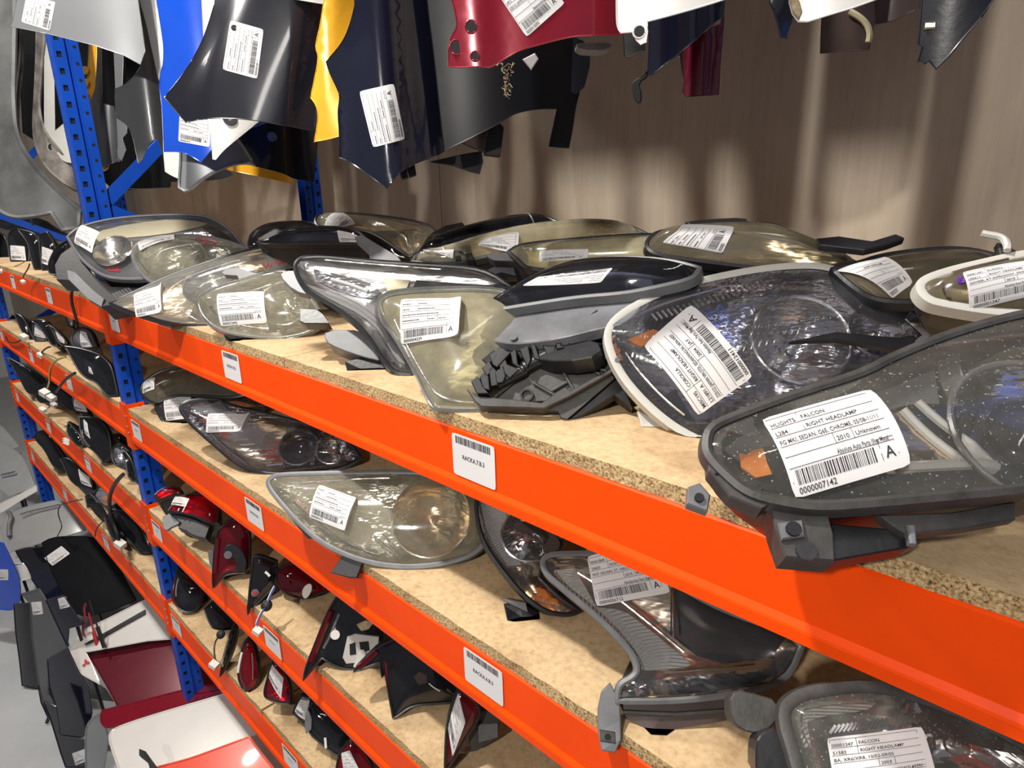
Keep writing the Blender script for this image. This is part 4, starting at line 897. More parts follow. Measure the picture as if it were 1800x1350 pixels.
RF = hang('dark red fender with a big tilted tag and three holes', 'K', [(880, -500), (868, -60), (905, 75), (910, 150), (880, 185), (865, 240), (865, 350), (910, 357), (1035, 350), (1080, 361), (1160, 310), (1250, 260), (1400, 220), (1500, 195), (1600, 186), (1800, 180), (1830, -60), (1850, -500)], (810, 60, 'X', -.66), 'red_paint', n=(.72, -.68, .1), bulge=.04, sm=1,
     creases=[(px('K', [(1080, 360)])[0], px('K', [(1060, 60)])[0], .006, .012)],
     tags=[TG('K', [(1120, -40), (1300, -170), (1480, 15), (1277, 196)][0:4], num='0000010095', rows=['JN05C195', 'COROLLA', 'L4410', 'RIGHT GUARD', 'ZZE122 (JAPAN VIN JTD), SEDAN', '', '', 'Reserve-A-Part'])],
     holes=[(px('K', [(908, 250)])[0], .007), (px('K', [(985, 140)])[0], .006), (px('K', [(1005, 296)])[0], .0045)],
     extra=[EX('round_pipe_end', 'K', [(1560, 190), (1740, 185), (1748, 205), (1700, 222), (1600, 222), (1568, 208)], 'weathered_metal', .02, h=-.03, sm=1), EX('tag_corner', 'K', [(1268, 275), (1330, 245), (1345, 270), (1310, 326)], 'paper', .001, h=-.03)])
tw = mkplane((888, 140, 'X', -.70), (.7, -.7, 0))
o = RF
rr = random.Random(3)
V, Fc = [], []
for i in range(60):
    t = i/60; a = px('K', [(1170+rr.uniform(-30, 30)*(1.2-t), 325+t*190)])[0]; b = (a[0]+rr.uniform(-7, 7), a[1]+rr.uniform(-5, 9))
    tubeg([tw.w(*tw.hit(*a), rr.uniform(0, .01)), tw.w(*tw.hit(*b), rr.uniform(0, .01))], .0006, 4, V, Fc)
mesh('cobweb', V, Fc, 'twig', o)['kind'] = 'stuff'
hang('steel blue panel corner at the top edge beside the red fender', 'K', [(1430, -300), (1440, -30), (1452, 40), (1480, 66), (1560, 66), (1580, 110), (1680, 85), (1765, 62), (1750, -300)], (1030, 15, 'X', -.56), 'steel_blue_paint', n=(.6, -.8, .1), bulge=.01, holes=[(px('K', [(1466, 20)])[0], .006)], sm=1)
hang('white panel edge with a round bolt ear at the top', 'L', [(180, -250), (188, 20), (190, 105), (205, 130), (258, 126), (262, 155), (285, 176), (308, 165), (312, 85), (400, 62), (520, 28), (640, -10), (700, -250)], (1110, 20, 'X', -.48), 'white_paint', n=(.5, -.86, .1), bulge=.015, holes=[(px('L', [(279, 125)])[0], .006)], sm=1)
hang('navy fender piece hanging behind the white panel edge', 'L', [(330, -200), (316, 80), (318, 180), (310, 300), (326, 300), (380, 255), (430, 216), (500, 160), (560, 100), (612, 65), (610, -200)], (1170, 60, 'X', -.62), 'navy_paint', n=(.5, -.86, 0), bulge=.02, sm=1,
     extra=[EX('hinge', 'L', [(308, 280), (300, 300), (262, 318), (250, 335), (258, 385), (278, 412), (286, 378), (272, 325), (312, 300)], 'rubber', .008, h=0, sm=1)])
hang('ragged maroon bracket behind the navy fender piece', 'L', [(430, 216), (470, 180), (530, -300), (560, -300), (480, 180), (560, 110), (600, 95), (605, 68), (614, 66), (606, 160), (598, 260), (592, 374), (520, 378), (465, 383), (450, 362), (458, 320), (450, 290), (440, 225)], (1230, 130, 'X', -.60), 'maroon_paint', n=(.45, -.9, 0), bulge=.015, sm=0)
hang('small black ragged clip under the red fender pipe', 'L', [(215, 145), (240, -300), (255, -300), (255, 140), (262, 158), (300, 175), (300, 200), (265, 212), (240, 228), (220, 222)], (1110, 82, 'X', -.66), 'rubber', n=(.5, -.8, 0), bulge=.004, sm=0)
hang('thin dark panel tongue at the top between two white panels', 'L', [(770, -250), (785, -10), (812, 45), (825, 95), (837, 150), (862, 152), (890, 60), (895, -20), (900, -250)], (1376, 20, 'X', -.36), 'charcoal_paint', n=(.4, -.9, 0), bulge=.008, sm=1)
hang('white panel edge with a rusted end', 'L', [(870, -250), (872, 10), (884, 55), (908, 86), (945, 86), (1020, 62), (1120, 32), (1250, -15), (1300, -250)], (1430, 15, 'X', -.33), 'white_paint', n=(.4, -.9, .05), bulge=.01, sm=0,
     extra=[EX('rust_patch', 'L', [(874, 10), (890, 0), (905, 20), (915, 55), (908, 80), (888, 55)], 'twig', .002, h=.012)])
hang('brown inner guard with a cream curved strip', 'L', [(1000, 66), (1060, 50), (1120, 30), (1200, -20), (1250, -200), (1290, -20), (1220, 60), (1205, 110), (1186, 196), (1165, 198), (1080, 204), (995, 211)], (1490, 60, 'X', -.36), 'brown_plastic', n=(.4, -.9, 0), bulge=.015, sm=0,
     extra=[EXT('cream_strip', 'L', [(1080, 45), (1140, 75), (1175, 110), (1185, 150), (1172, 192)], 'bezel_cream', .004, h=.018)])
hang('short black-brown guard end at the top right', 'L', [(1215, -200), (1210, 20), (1216, 95), (1285, 82), (1345, 50), (1385, 35), (1392, -200)], (1570, 15, 'X', -.28), 'brown_plastic', n=(.35, -.9, 0), bulge=.01, sm=0)
hang('black guard with a snapped lower end and a metal nut plate', 'L', [(1400, -300), (1396, 0), (1385, 140), (1382, 175), (1398, 185), (1378, 250), (1395, 238), (1410, 252), (1425, 240), (1452, 272), (1500, 225), (1560, 150), (1630, 70), (1690, -20), (1760, -300)], (1660, 50, 'X', -.17), 'black_plastic', n=(.3, -.95, 0), bulge=.02, sm=0,
     extra=[EX('nut_plate', 'L', [(1402, 110), (1440, 108), (1438, 124), (1400, 126)], 'bolt_metal', .003, h=.02)])
# behind the left post: parts hanging in the left bay
hang('weathered grey quarter panel sweeping down the far left', 'J', [(-200, -200), (60, -200), (80, 0), (75, 300), (70, 550), (90, 740), (200, 900), (300, 1000), (420, 1105), (415, 1200), (330, 1212), (270, 1120), (180, 1140), (60, 1150), (-40, 1080), (-200, 1000)], (20, 250, 'X', -3.0), 'dull_grey_paint', n=(.6, -.75, .2), bulge=.10, sm=1, hem=.008)
hang('rusty curved wheel housing strip at the left, beside the blue post', 'J', [(90, 150), (95, -500), (105, -500), (110, 150), (118, 330), (95, 520), (90, 700), (130, 800), (240, 940), (330, 1020), (425, 1090), (420, 1130), (300, 1060), (180, 940), (90, 800), (60, 700), (62, 520), (80, 330)], (60, 260, 'X', -2.96), 'weathered_metal', n=(.6, -.75, .2), bulge=.06, sm=1, hem=.006)
hang('inner wheel arch with pale crusted rim at the left', 'J', [(200, 170), (205, -500), (235, -500), (240, 175), (225, 300), (215, 450), (205, 560), (222, 660), (265, 740), (330, 810), (410, 900), (410, 1010), (330, 960), (240, 880), (185, 760), (178, 640), (190, 480)], (90, 250, 'X', -2.92), 'weathered_metal', n=(.6, -.75, .2), bulge=.05, sm=1, hem=.006)
hang('purple-blue glossy part left of the blue post', 'J', [(235, 180), (240, -500), (260, -500), (262, 300), (235, 400), (262, 480), (268, 570), (215, 630), (222, 420), (225, 300)], (80, 150, 'X', -2.95), 'navy_paint', n=(.6, -.75, .2), bulge=.02, sm=1)
hang('black filler sheet standing in for the dark space behind the blue post', 'J', [(120, -300), (100, 300), (120, 700), (300, 820), (640, 860), (870, 860), (900, 900), (900, 980), (600, 1010), (560, 960), (420, 900), (720, 600), (900, -300)], (180, 130, 'X', -3.35), 'black_paint', n=(.7, -.7, .1), bulge=.08, spread=2.4)  # black sheet stands in for shade, its unseen top spread to block lamp light
hang('yellow strut with round pressings behind the blue post', 'J', [(475, 240), (480, -500), (500, -500), (512, 255), (508, 340), (505, 400), (500, 480), (455, 565), (450, 540), (458, 430), (465, 340)], (160, 130, 'X', -2.75), 'yellow_paint', n=(.6, -.75, .2), bulge=.01,
     extra=[EXS('J', (462, 378), .014, 'yellow_paint', h=.01, name='pressing'), EXS('J', (462, 442), .014, 'yellow_paint', h=.01, name='pressing'), EXS('J', (460, 505), .014, 'yellow_paint', h=.01, name='pressing')])
hang('olive and yellow bonnet corner behind the diagonal brace', 'J', [(450, 560), (500, -500), (530, -500), (540, 545), (600, 560), (625, 700), (620, 850), (540, 880), (500, 840), (480, 700)], (180, 240, 'X', -2.78), 'grey_paint', n=(.6, -.75, .2), bulge=.03, extra=[EX('yellow_edge', 'J', [(505, 820), (560, 800), (570, 850), (515, 862)], 'yellow_paint', .004, h=.012), EX('yellow_eyelet', 'J', [(530, 860), (575, 850), (585, 880), (560, 905), (535, 895)], 'yellow_paint', .006, h=.012, sm=1)])
hang('pale grey upright panel strip behind the diagonal brace', 'J', [(600, 250), (605, -500), (640, -500), (650, 320), (640, 600), (668, 650), (670, 700), (645, 730), (665, 790), (640, 850), (625, 820), (615, 600)], (212, 230, 'X', -2.70), 'silver_paint', n=(.6, -.75, .2), bulge=.01, sm=0)
hang('small pale lug panel left of the blue post', 'J', [(230, 650), (250, -500), (270, -500), (290, 690), (350, 640), (380, 860), (330, 850), (300, 800), (260, 790), (245, 730)], (105, 250, 'X', -2.85), 'pale_plastic', n=(.6, -.75, .2), bulge=.01, sm=1, holes=[(px('J', [(270, 775)])[0], .012)])
hang('dark bumper shell low behind the diagonal brace', 'J', [(640, 870), (700, -500), (740, -500), (870, 860), (1000, 900), (1190, 890), (1230, 920), (1160, 950), (900, 960), (895, 990), (700, 1000), (600, 985)], (280, 310, 'X', -2.95), 'black_paint', n=(.6, -.75, .2), bulge=.03, sm=1)
hang('white panel edge at the top above the charcoal fender', 'J', [(1540, -120), (1545, -6), (1700, 20), (1735, -60)], (540, 0, 'X', -1.20), 'white_paint', bulge=.005, sm=0)

# ------------------------------------------------------------------ second, third and lowest shelves of the near bay
B1, B2, B3 = BZ[1], BZ[2], BZ[3]
CR.update({'V': (240, 880, 9), 'Y': (280, 1180, 6), 'W': (0, 440, 9), 'T': (270, 1030, 9)})
def lower(label, c, pts, anchor, lens_, refl='chrome', n=NDEF, board=None, **k):
    k.setdefault('nb', 64)
    return lamp(label, px(c, pts), anchor, n, lens_, refl, board=board, **k)
lower('brown smoked headlamp furthest left on the second shelf, small tag at its tip', 'D', [(120, 222), (140, 180), (240, 120), (400, 120), (520, 150), (640, 220), (560, 260), (300, 240), (230, 262), (190, 282), (145, 262)], (285, 705, 'Y', .06), 'lens_brown', 'bezel_black', board=B1, thick=.08,
      tags=[TG('D', [(140, 178), (190, 165), (187, 218), (134, 240)], num='0000005570')])
lower('small dark headlamp behind the louvred one on the second shelf', 'D', [(188, 290), (200, 255), (250, 238), (500, 232), (700, 290), (620, 380), (420, 425), (300, 400), (225, 365), (205, 330)], (300, 755, 'Y', .05), 'lens_clear', 'chrome_warm', board=B1, thick=.08,
      feats=[('patch', px('D', [(400, 235), (640, 250), (700, 290), (500, 280)]), .003, 'amber', 'indicator_insert'), ('mark', px('D', [(218, 290), (222, 310)]), 'red_marker', .002)], tags=[TG('D', [(230, 252), (356, 238), (345, 350), (240, 362)], num='0000005571')],
      extra=[EX('broken_bracket', 'D', [(255, 420), (300, 400), (350, 405), (385, 440), (380, 465), (310, 465), (300, 440), (255, 440)], 'black_plastic', .02, h=-.03)])
lower('chrome headlamp with a louvred side strip, largest in its row on the second shelf', 'D', [(300, 310), (310, 285), (350, 268), (480, 260), (520, 290), (700, 330), (900, 380), (1060, 450), (1120, 530), (1040, 575), (960, 585), (760, 600), (650, 592), (560, 560), (480, 490), (400, 420), (345, 370)], (430, 826, 'Z', B1+.012), 'lens_clear', 'chrome', board=B1, thick=.1, depth=.035, dome=.03, nb=90,
      feats=[('proj', px('D', [(830, 470)])[0], .055, .04), ('bowl', px('D', [(980, 480)])[0], .045, .03), ('patch', px('D', [(460, 430), (580, 425), (770, 565), (660, 590)]), .004, 'chrome_warm', 'louvre_plate'), ('patch', px('D', [(620, 340), (780, 350), (760, 440), (680, 400)]), .004, 'chrome_warm'),
             ('teeth', px('D', [(540, 445)])[0], px('D', [(690, 560)])[0], 6, (26, -2), .002, 'bezel_grey'), ('bar', px('D', [(400, 380), (520, 500), (650, 588)]), .003, .004, 'chrome'), ('patch', px('D', [(340, 290), (480, 268), (510, 300), (400, 320)]), .003, 'silver_paint')],
      tags=[TG('D', [(428, 328), (628, 332), (590, 412), (420, 416)], num='0000005572', curl=.4)])
lower('big hazy yellowed headlamp at the front of the second shelf, tag tilted', 'D', [(700, 640), (715, 618), (760, 606), (1000, 600), (1350, 592), (1560, 620), (1700, 720), (1700, 860), (1650, 950), (1500, 1005), (1300, 1020), (1120, 990), (960, 920), (850, 830), (770, 740), (720, 680)], (600, 984, 'Z', B1+.015), 'lens_hazed', 'chrome', board=B1, thick=.1, depth=.035, dome=.035, nb=90, rim='grey_plastic', rimw=.007, n=(.5, -.55, .65),
      feats=[('bowl', px('D', [(1430, 790)])[0], .085, .04, 'chrome_warm'), ('bar', px('D', [(780, 690), (900, 800), (1080, 930), (1280, 995)]), .003, .004, 'chrome_soft'), ('bar', px('D', [(770, 670), (1000, 630), (1400, 620)]), .004, .004, 'chrome_soft'), ('bar', px('D', [(1350, 670), (1290, 760), (1280, 900), (1300, 980)]), .004, -.003, 'chrome'),
             ('bar', px('D', [(1160, 870), (1280, 970)]), .003, -.003, 'chrome'), ('bar', px('D', [(1200, 860), (1300, 960)]), .003, -.003, 'chrome')],
      tags=[TG('D', [(932, 650), (1105, 712), (1052, 862), (886, 796)], num='0000005573', curl=.2)],
      extra=[EX('front_foot', 'D', [(975, 1040), (1030, 965), (1060, 970), (1120, 990), (1090, 1062), (1060, 1062)], 'black_plastic', .012, h=-.01), EX('side_plate', 'D', [(800, 800), (860, 850), (930, 885), (870, 885)], 'brown_plastic', .01, h=-.01)])
lower('warm chrome headlamp standing on end between the yellowed and the honeycomb lamps', 'E', [(95, 150), (110, 110), (200, 100), (330, 170), (480, 280), (480, 350), (400, 420), (380, 490), (470, 580), (560, 640), (500, 660), (400, 640), (300, 560), (210, 450), (140, 350), (105, 250)], (925, 1075, 'Y', .10), 'lens_clear', 'chrome_warm', board=B1, thick=.08, dome=.03,
      feats=[('patch', px('E', [(110, 140), (210, 130), (260, 260), (300, 420), (240, 430), (150, 300)]), .003, 'chrome_honeycomb', 'side_reflector'), ('patch', px('E', [(370, 530), (460, 545), (490, 610), (370, 590)]), .003, 'amber', 'indicator_insert'), ('bowl', px('E', [(330, 290)])[0], .05, .03, 'chrome')],
      extra=[EX('black_block', 'E', [(225, 612), (300, 600), (380, 650), (385, 720), (270, 738), (240, 720)], 'black_plastic', .03, h=-.02), EX('black_arm', 'E', [(258, 260), (290, 240), (440, 290), (480, 360), (410, 390), (390, 300), (290, 285)], 'brown_plastic', .012, h=.02, sm=1), EX('metal_clip', 'E', [(205, 580), (320, 600), (330, 640), (250, 600)], 'grey_plastic', .006, h=-.014), EXS('E', (262, 682), .005, 'bolt_metal', h=-.018)])
lower('boomerang headlamp with a honeycomb strip, its tag ends in an A, on the second shelf', 'E', [(395, 430), (405, 400), (440, 388), (520, 384), (640, 385), (800, 420), (970, 510), (1200, 640), (1500, 740), (1560, 800), (1500, 950), (1300, 1010), (1000, 1045), (735, 1045), (740, 975), (810, 940), (830, 900), (800, 830), (740, 760), (640, 660), (540, 580), (470, 520), (420, 480)], (1075, 1285, 'Y', -.01), 'lens_clear', 'chrome_warm', board=B1, thick=.11, dome=.02, depth=.03, nb=110, n=(.45, -.6, .62), rim='grey_plastic',
      feats=[('patch', px('E', [(450, 450), (540, 440), (640, 620), (760, 630), (860, 700), (1080, 880), (1040, 905), (860, 910), (840, 850), (740, 720), (620, 610), (500, 520)]), .004, 'chrome_honeycomb', 'honeycomb_strip'),
             ('patch', px('E', [(740, 1030), (800, 960), (1000, 950), (1380, 900), (1420, 970), (1100, 1015)]), .003, 'chrome', 'lower_reflector'), ('patch', px('E', [(980, 520), (1250, 660), (1500, 760), (1450, 850), (1150, 880), (980, 740)]), .003, 'bezel_black'), ('bar', px('E', [(470, 420), (700, 560), (900, 720), (1100, 890)]), .004, .004, 'chrome_soft'), ('bar', px('E', [(840, 925), (1100, 905), (1480, 860)]), .004, .004, 'chrome_warm'), ('bar', px('E', [(980, 540), (982, 760)]), .003, .002, 'chrome')],
      tags=[TG('E', [(596, 398), (880, 330), (972, 560), (638, 625)], num='0000006712', rows=['00001864', '', '20603', 'RIGHT HEADLAMP', 'FNT SEDAN, ST, HALOGEN TYPE', '2015', 'MNTAAAB17A0006821', AB])],
      extra=[EX('black_foot', 'E', [(648, 1090), (665, 1010), (700, 970), (740, 1050), (745, 1140), (745, 1230), (722, 1278), (665, 1268), (650, 1190)], 'grey_plastic', .03, h=.0), EX('foot_plate', 'E', [(655, 1180), (720, 1190), (724, 1235), (660, 1225)], 'dusty_plastic', .004, h=.003), EXS('E', (688, 1208), .004, 'hole', h=.0035, name='keyhole'),
             EX('lower_shell', 'E', [(740, 1050), (1000, 1050), (1280, 1020), (1280, 1130), (1000, 1185), (960, 1250), (890, 1250), (860, 1180), (780, 1130)], 'brown_plastic', .05, h=-.02), EX('under_seam', 'E', [(760, 1095), (1000, 1105), (1280, 1085), (1280, 1095), (1000, 1118), (765, 1108)], 'dusty_plastic', .006, h=-.015)])
lower('grimy headlamp at the bottom right, its tag cut off by the frame edge', 'I', [(245, 1050), (270, 1010), (340, 970), (480, 945), (700, 930), (850, 960), (1100, 1040), (1500, 1230), (1700, 1400), (1600, 1800), (900, 1900), (500, 1700), (330, 1400), (290, 1250), (250, 1130)], (1480, 1260, 'Y', -.03), 'lens_dusty', 'chrome_soft', board=B1, thick=.1, dome=.025, depth=.03, nb=90, n=(.40, -.62, .66), rim='dusty_plastic', rimw=.008,
      feats=[('patch', px('I', [(360, 1050), (500, 1020), (740, 1010), (700, 1050), (460, 1080), (380, 1110), (400, 1250), (350, 1150)]), .003, 'chrome_honeycomb', 'ribbed_border'), ('teeth', px('I', [(480, 1170)])[0], px('I', [(960, 1100)])[0], 22, (10, -14), .001, 'bezel_grey'), ('bowl', px('I', [(1240, 1250)])[0], .06, .035, 'chrome'), ('patch', px('I', [(960, 1080), (1130, 1080), (1150, 1500), (1020, 1500)]), .003, 'bezel_black')],
      tags=[TG('I', [(455, 1190), (958, 1130), (1040, 1420), (500, 1500)], num='0000001347', rows=['00001347', 'FALCON', '51583', 'RIGHT HEADLAMP', 'BA, XR6/XR8, 10/02-09/05', '2003', '', '6FPAAAJGSW3L65701'])],
      extra=[EX('left_shell', 'I', [(120, 1230), (150, 1180), (230, 1150), (290, 1200), (330, 1400), (250, 1480), (120, 1400)], 'black_plastic', .05, h=-.03, sm=1), EX('grey_flap', 'I', [(340, 975), (380, 925), (430, 920), (560, 950), (430, 965)], 'dusty_plastic', .01, h=-.004), EX('rear_pod', 'I', [(0, 960), (80, 950), (280, 1010), (240, 1140), (150, 1180), (60, 1160), (0, 1100)], 'dusty_plastic', .05, h=-.06, sm=1)])

TN = (.75, -.45, .45)
def tail(label, c, pts, anchor, lens_='lens_red', refl='chrome_soft', n=TN, board=B2, **k):
    k.setdefault('thick', .06); k.setdefault('dome', .012); k.setdefault('depth', .012); k.setdefault('nb', 48); k.setdefault('rimw', .002)
    return lamp(label, px(c, pts), anchor, n, lens_, refl, board=board, name='tail_lamp', cat='tail light', **k)
tail('red tail lamp lying flat at the left end of the third shelf, white tag', 'V', [(500, 175), (560, 90), (640, -40), (900, -120), (1250, -40), (1330, 150), (1290, 350), (1130, 372), (1000, 290), (800, 220), (640, 190)], (370, 905, 'Y', .06), n=(.35, -.4, .85),
     tags=[TG('V', [(615, -60), (850, -20), (790, 115), (558, 80)], num='0000004402')],
     extra=[EX('black_underside', 'V', [(520, 190), (700, 212), (900, 280), (1130, 378), (1060, 560), (960, 540), (850, 500), (760, 440), (640, 400), (700, 330)], 'black_plastic', .03, h=-.012),
            EX('grey_gasket', 'V', [(365, 210), (440, 180), (480, 155), (540, 195), (650, 285), (600, 330), (500, 370), (430, 425), (385, 380)], 'grey_plastic', .008, h=-.02, sm=1), EXT('chrome_line', 'V', [(700, 150), (680, 190)], 'connector', .002, h=.012), EXT('chrome_line', 'V', [(800, 110), (750, 210)], 'connector', .002, h=.012)])
tail('small red lamp piece with blue scribble beside the blue post', 'D', [(183, 700), (200, 680), (240, 655), (300, 660), (310, 690), (250, 700), (200, 722)], (290, 870, 'Y', .03), n=(.4, -.4, .8), feats=[('mark', px('D', [(222, 690), (235, 670), (240, 685), (255, 672)]), 'cable_blue', .0015)], thick=.03)
tail('small red cube-shaped reflector lying on the third shelf', 'V', [(1040, 500), (1060, 430), (1180, 370), (1260, 450), (1240, 540), (1110, 612)], (368, 930, 'Y', .06), n=(.6, -.5, .6), thick=.04)
tail('tall dark red tail lamp with a bright red blade edge and black bulb socket', 'V', [(1285, 470), (1330, 430), (1480, 300), (1700, 260), (1800, 480), (1800, 1000), (1720, 1150), (1560, 1150), (1400, 1180), (1300, 1290), (1255, 1350), (1215, 1380), (1200, 1250), (1215, 950), (1245, 700)], (382, 1010, 'Y', -.02), 'lens_red', 'maroon_paint', n=(.8, -.45, .25),
     feats=[('bar', px('V', [(1310, 450), (1285, 800), (1235, 1340)]), .012, .004, 'lens_red', 'blade_edge')],
     extra=[EX('bulb_socket', 'V', [(1390, 760), (1450, 680), (1560, 680), (1680, 760), (1760, 960), (1700, 1090), (1580, 1080), (1620, 980), (1540, 860), (1500, 890), (1430, 870)], 'black_plastic', .02, h=.02, sm=1), EXS('V', (1465, 830), .012, 'grey_plastic', h=.02, name='bulb_base'), EX('grey_gasket', 'V', [(1130, 800), (1210, 780), (1205, 1080), (1160, 1000)], 'grey_plastic', .004, h=0)])
tail('narrow black tail lamp edge with a pink bolt, mid third shelf', 'F', [(735, 235), (765, 225), (860, 260), (860, 380), (800, 440), (740, 500), (706, 540), (712, 430)], (438, 1070, 'Y', -.01), 'lens_smoke', 'maroon_paint', n=(.8, -.45, .3), extra=[EXS('F', (748, 420), .011, 'grey_plastic', h=.012), EXS('F', (748, 420), .006, 'cable_red', h=.0155, name='bolt_head')])
tail('round red tail lamp with a cream bulb socket behind a striped cable', 'F', [(850, 340), (875, 290), (960, 262), (1080, 330), (1120, 420), (1010, 462), (920, 440), (870, 400)], (520, 1045, 'Y', .10), 'lens_red', 'black_plastic',
     extra=[EX('bulb_socket', 'F', [(996, 420), (1010, 390), (1040, 372), (1048, 400), (1030, 440), (1008, 455)], 'connector', .012, h=.02, sm=1), EXT('pale_cable', 'F', [(796, 310), (815, 320), (835, 345)], 'connector', .004, h=.02)])
def cable(label, c, pts, anchor, r=.0028, mat='cable', ends=(), n=NDEF, grommet=None, extra=()):
    pl = mkplane(anchor, n); P = [pl.w(*pl.hit(*p)) for p in px(c, pts)]
    root = thing('cable', label, 'cable', P[0]); tube('wire', P, r, mat, root)
    for pt, w in ends:
        q = np.array(pl.w(*pl.hit(*px(c, [pt])[0])))
        V, Fc = boxg((-w, -w*.8, -w*.7), (w, w*.8, w*.7)); R_ = Matrix.Rotation(.5, 3, 'Y')@Matrix.Rotation(.4, 3, 'Z')
        mesh('connector', [tuple(np.array(R_@Vector(v))+q) for v in V], Fc, 'connector', root, smooth=False)
    if grommet:
        q = pl.w(*pl.hit(*px(c, [grommet])[0])); V, Fc = tubeg([q-pl.n*.012, q-pl.n*.004, q, q+pl.n*.006], [.012, .016, .014, .007], 14); mesh('rubber_grommet', V, Fc, 'rubber', root)
    for m_, off in extra: tube('coloured_wire', [p+np.array(off) for p in P], r*.6, m_, root)
    return root
cable('blue and white wire with a black grommet, its plug hanging over the third beam', 'F', [(860, 375), (830, 430), (805, 490), (775, 540), (752, 590), (758, 625)], (467, 1063, 'Y', -.03), ends=[((758, 628), .011)], grommet=(803, 492), extra=[('cable_blue', (.003, 0, .002)), ('connector', (-.003, 0, .002))])
tail('slim bright red tail lamp blade leaning outward with clear inner strip', 'F', [(1180, 440), (1210, 450), (1420, 560), (1440, 700), (1350, 830), (1200, 830), (1100, 770), (1060, 815), (1000, 888), (1010, 820), (1070, 670), (1120, 540)], (540, 1180, 'Y', -.03), 'lens_smoke', 'black_plastic', n=(.72, -.6, .35), dome=.006,
     feats=[('bar', px('F', [(1185, 445), (1100, 640), (1010, 870)]), .014, .004, 'lens_red', 'red_blade'), ('bar', px('F', [(1215, 470), (1150, 640), (1085, 760)]), .006, .004, 'grey_plastic'), ('bar', px('F', [(1190, 580), (1150, 640), (1110, 700)]), .006, .002, 'chrome_warm')],
     extra=[EX('circuit_plate', 'F', [(1238, 652), (1280, 640), (1400, 655), (1392, 720), (1340, 740), (1330, 780), (1230, 790), (1214, 760)], 'pale_plastic', .012, h=.012), EX('plate_window', 'F', [(1300, 680), (1345, 675), (1350, 720), (1310, 730)], 'hole', .002, h=.014), EX('plate_window', 'F', [(1250, 690), (1275, 680), (1280, 740), (1252, 745)], 'hole', .002, h=.014), EX('white_nozzle', 'F', [(1300, 720), (1330, 715), (1335, 780), (1285, 808), (1268, 800), (1295, 770)], 'white_paint', .012, h=.02, sm=1), EX('foam_block', 'F', [(1285, 590), (1330, 570), (1370, 580), (1345, 610), (1310, 620)], 'twig', .01, h=.01), EXS('F', (1172, 640), .012, 'connector', h=.01, name='bulb')])
tail('black tail lamp housing with a red pointed wing and a red rim line', 'F', [(1265, 842), (1300, 800), (1400, 700), (1430, 690), (1560, 620), (1700, 640), (1830, 740), (1830, 1000), (1700, 1010), (1570, 1018), (1492, 1080), (1472, 1082), (1450, 960), (1432, 850), (1415, 870), (1400, 790), (1330, 820)], (690, 1258, 'Y', .03), 'lens_smoke', 'black_plastic', n=(.75, -.55, .35), dome=.01,
     feats=[('bar', px('F', [(1268, 840), (1340, 780), (1420, 700)]), .012, .004, 'lens_red', 'red_wing'), ('bar', px('F', [(1430, 720), (1445, 900), (1473, 1075)]), .004, .004, 'red_paint')],
     extra=[EX('bulb_plate', 'F', [(1585, 860), (1610, 835), (1650, 850), (1650, 890), (1610, 900)], 'brown_plastic', .01, h=.012), EXT('pale_wire', 'F', [(1650, 880), (1680, 910), (1740, 945)], 'connector', .0015, h=.014)])
tail('red tail lamp with a diamond-shaped white tag near the bottom centre', 'O', [(1268, 980), (1276, 700), (1290, 580), (1340, 400), (1380, 320), (1500, 400), (1560, 480), (1510, 600), (1430, 720), (1340, 880)], (790, 1330, 'Y', .02), 'lens_red', 'maroon_paint', n=(.72, -.62, .3),
     tags=[TG('O', [(1370, 325), (1432, 580), (1330, 850), (1290, 585)], num='0000004410')],
     extra=[EX('grey_housing', 'O', [(1500, 560), (1700, 540), (1700, 640), (1690, 760), (1640, 800), (1520, 870), (1480, 880), (1465, 740)], 'dusty_plastic', .05, h=-.03), EX('housing_pad', 'O', [(1535, 650), (1690, 640), (1690, 745), (1540, 790)], 'grey_plastic', .008, h=-.022)])
# lowest shelf
tail('round black lamp back with a thin red rim, left end of the lowest shelf', 'F', [(303, 440), (315, 370), (342, 285), (352, 320), (450, 370), (470, 440), (440, 520), (380, 535), (320, 490)], (325, 1060, 'Y', .03), 'lens_smoke', 'black_plastic', board=B3, n=(.7, -.5, .5), feats=[('bar', px('F', [(340, 300), (312, 400), (318, 470), (345, 500)]), .003, .004, 'red_paint'), ('bar', px('F', [(355, 320), (330, 400), (335, 470)]), .005, .004, 'grey_plastic')])
tail('little red and white lamp chip on the lowest shelf behind the round one', 'F', [(438, 500), (452, 450), (472, 395), (492, 450), (500, 490), (472, 516)], (355, 1065, 'Y', .10), board=B3, thick=.03)
tail('black lamp body with a ribbed neck on the lowest shelf', 'F', [(478, 510), (520, 470), (640, 560), (640, 640), (600, 655), (545, 640), (505, 590)], (380, 1095, 'Y', .08), 'lens_smoke', 'black_plastic', board=B3, n=(.6, -.5, .6))
cable('black cable with a round grommet and a pale plug over the lowest beam', 'F', [(560, 650), (535, 680), (528, 730), (535, 775), (528, 805)], (380, 1130, 'Y', .0), ends=[((528, 806), .014)], grommet=(562, 645))
tail('slim dark pink lamp edge standing on the lowest shelf', 'F', [(560, 868), (575, 770), (612, 640), (636, 585), (650, 600), (630, 700), (600, 800), (575, 850)], (395, 1160, 'Y', .0), 'lens_smoke', 'maroon_paint', board=B3, n=(.75, -.6, .3), feats=[('bar', px('F', [(625, 610), (590, 740), (567, 850)]), .006, .004, 'chrome_warm')])
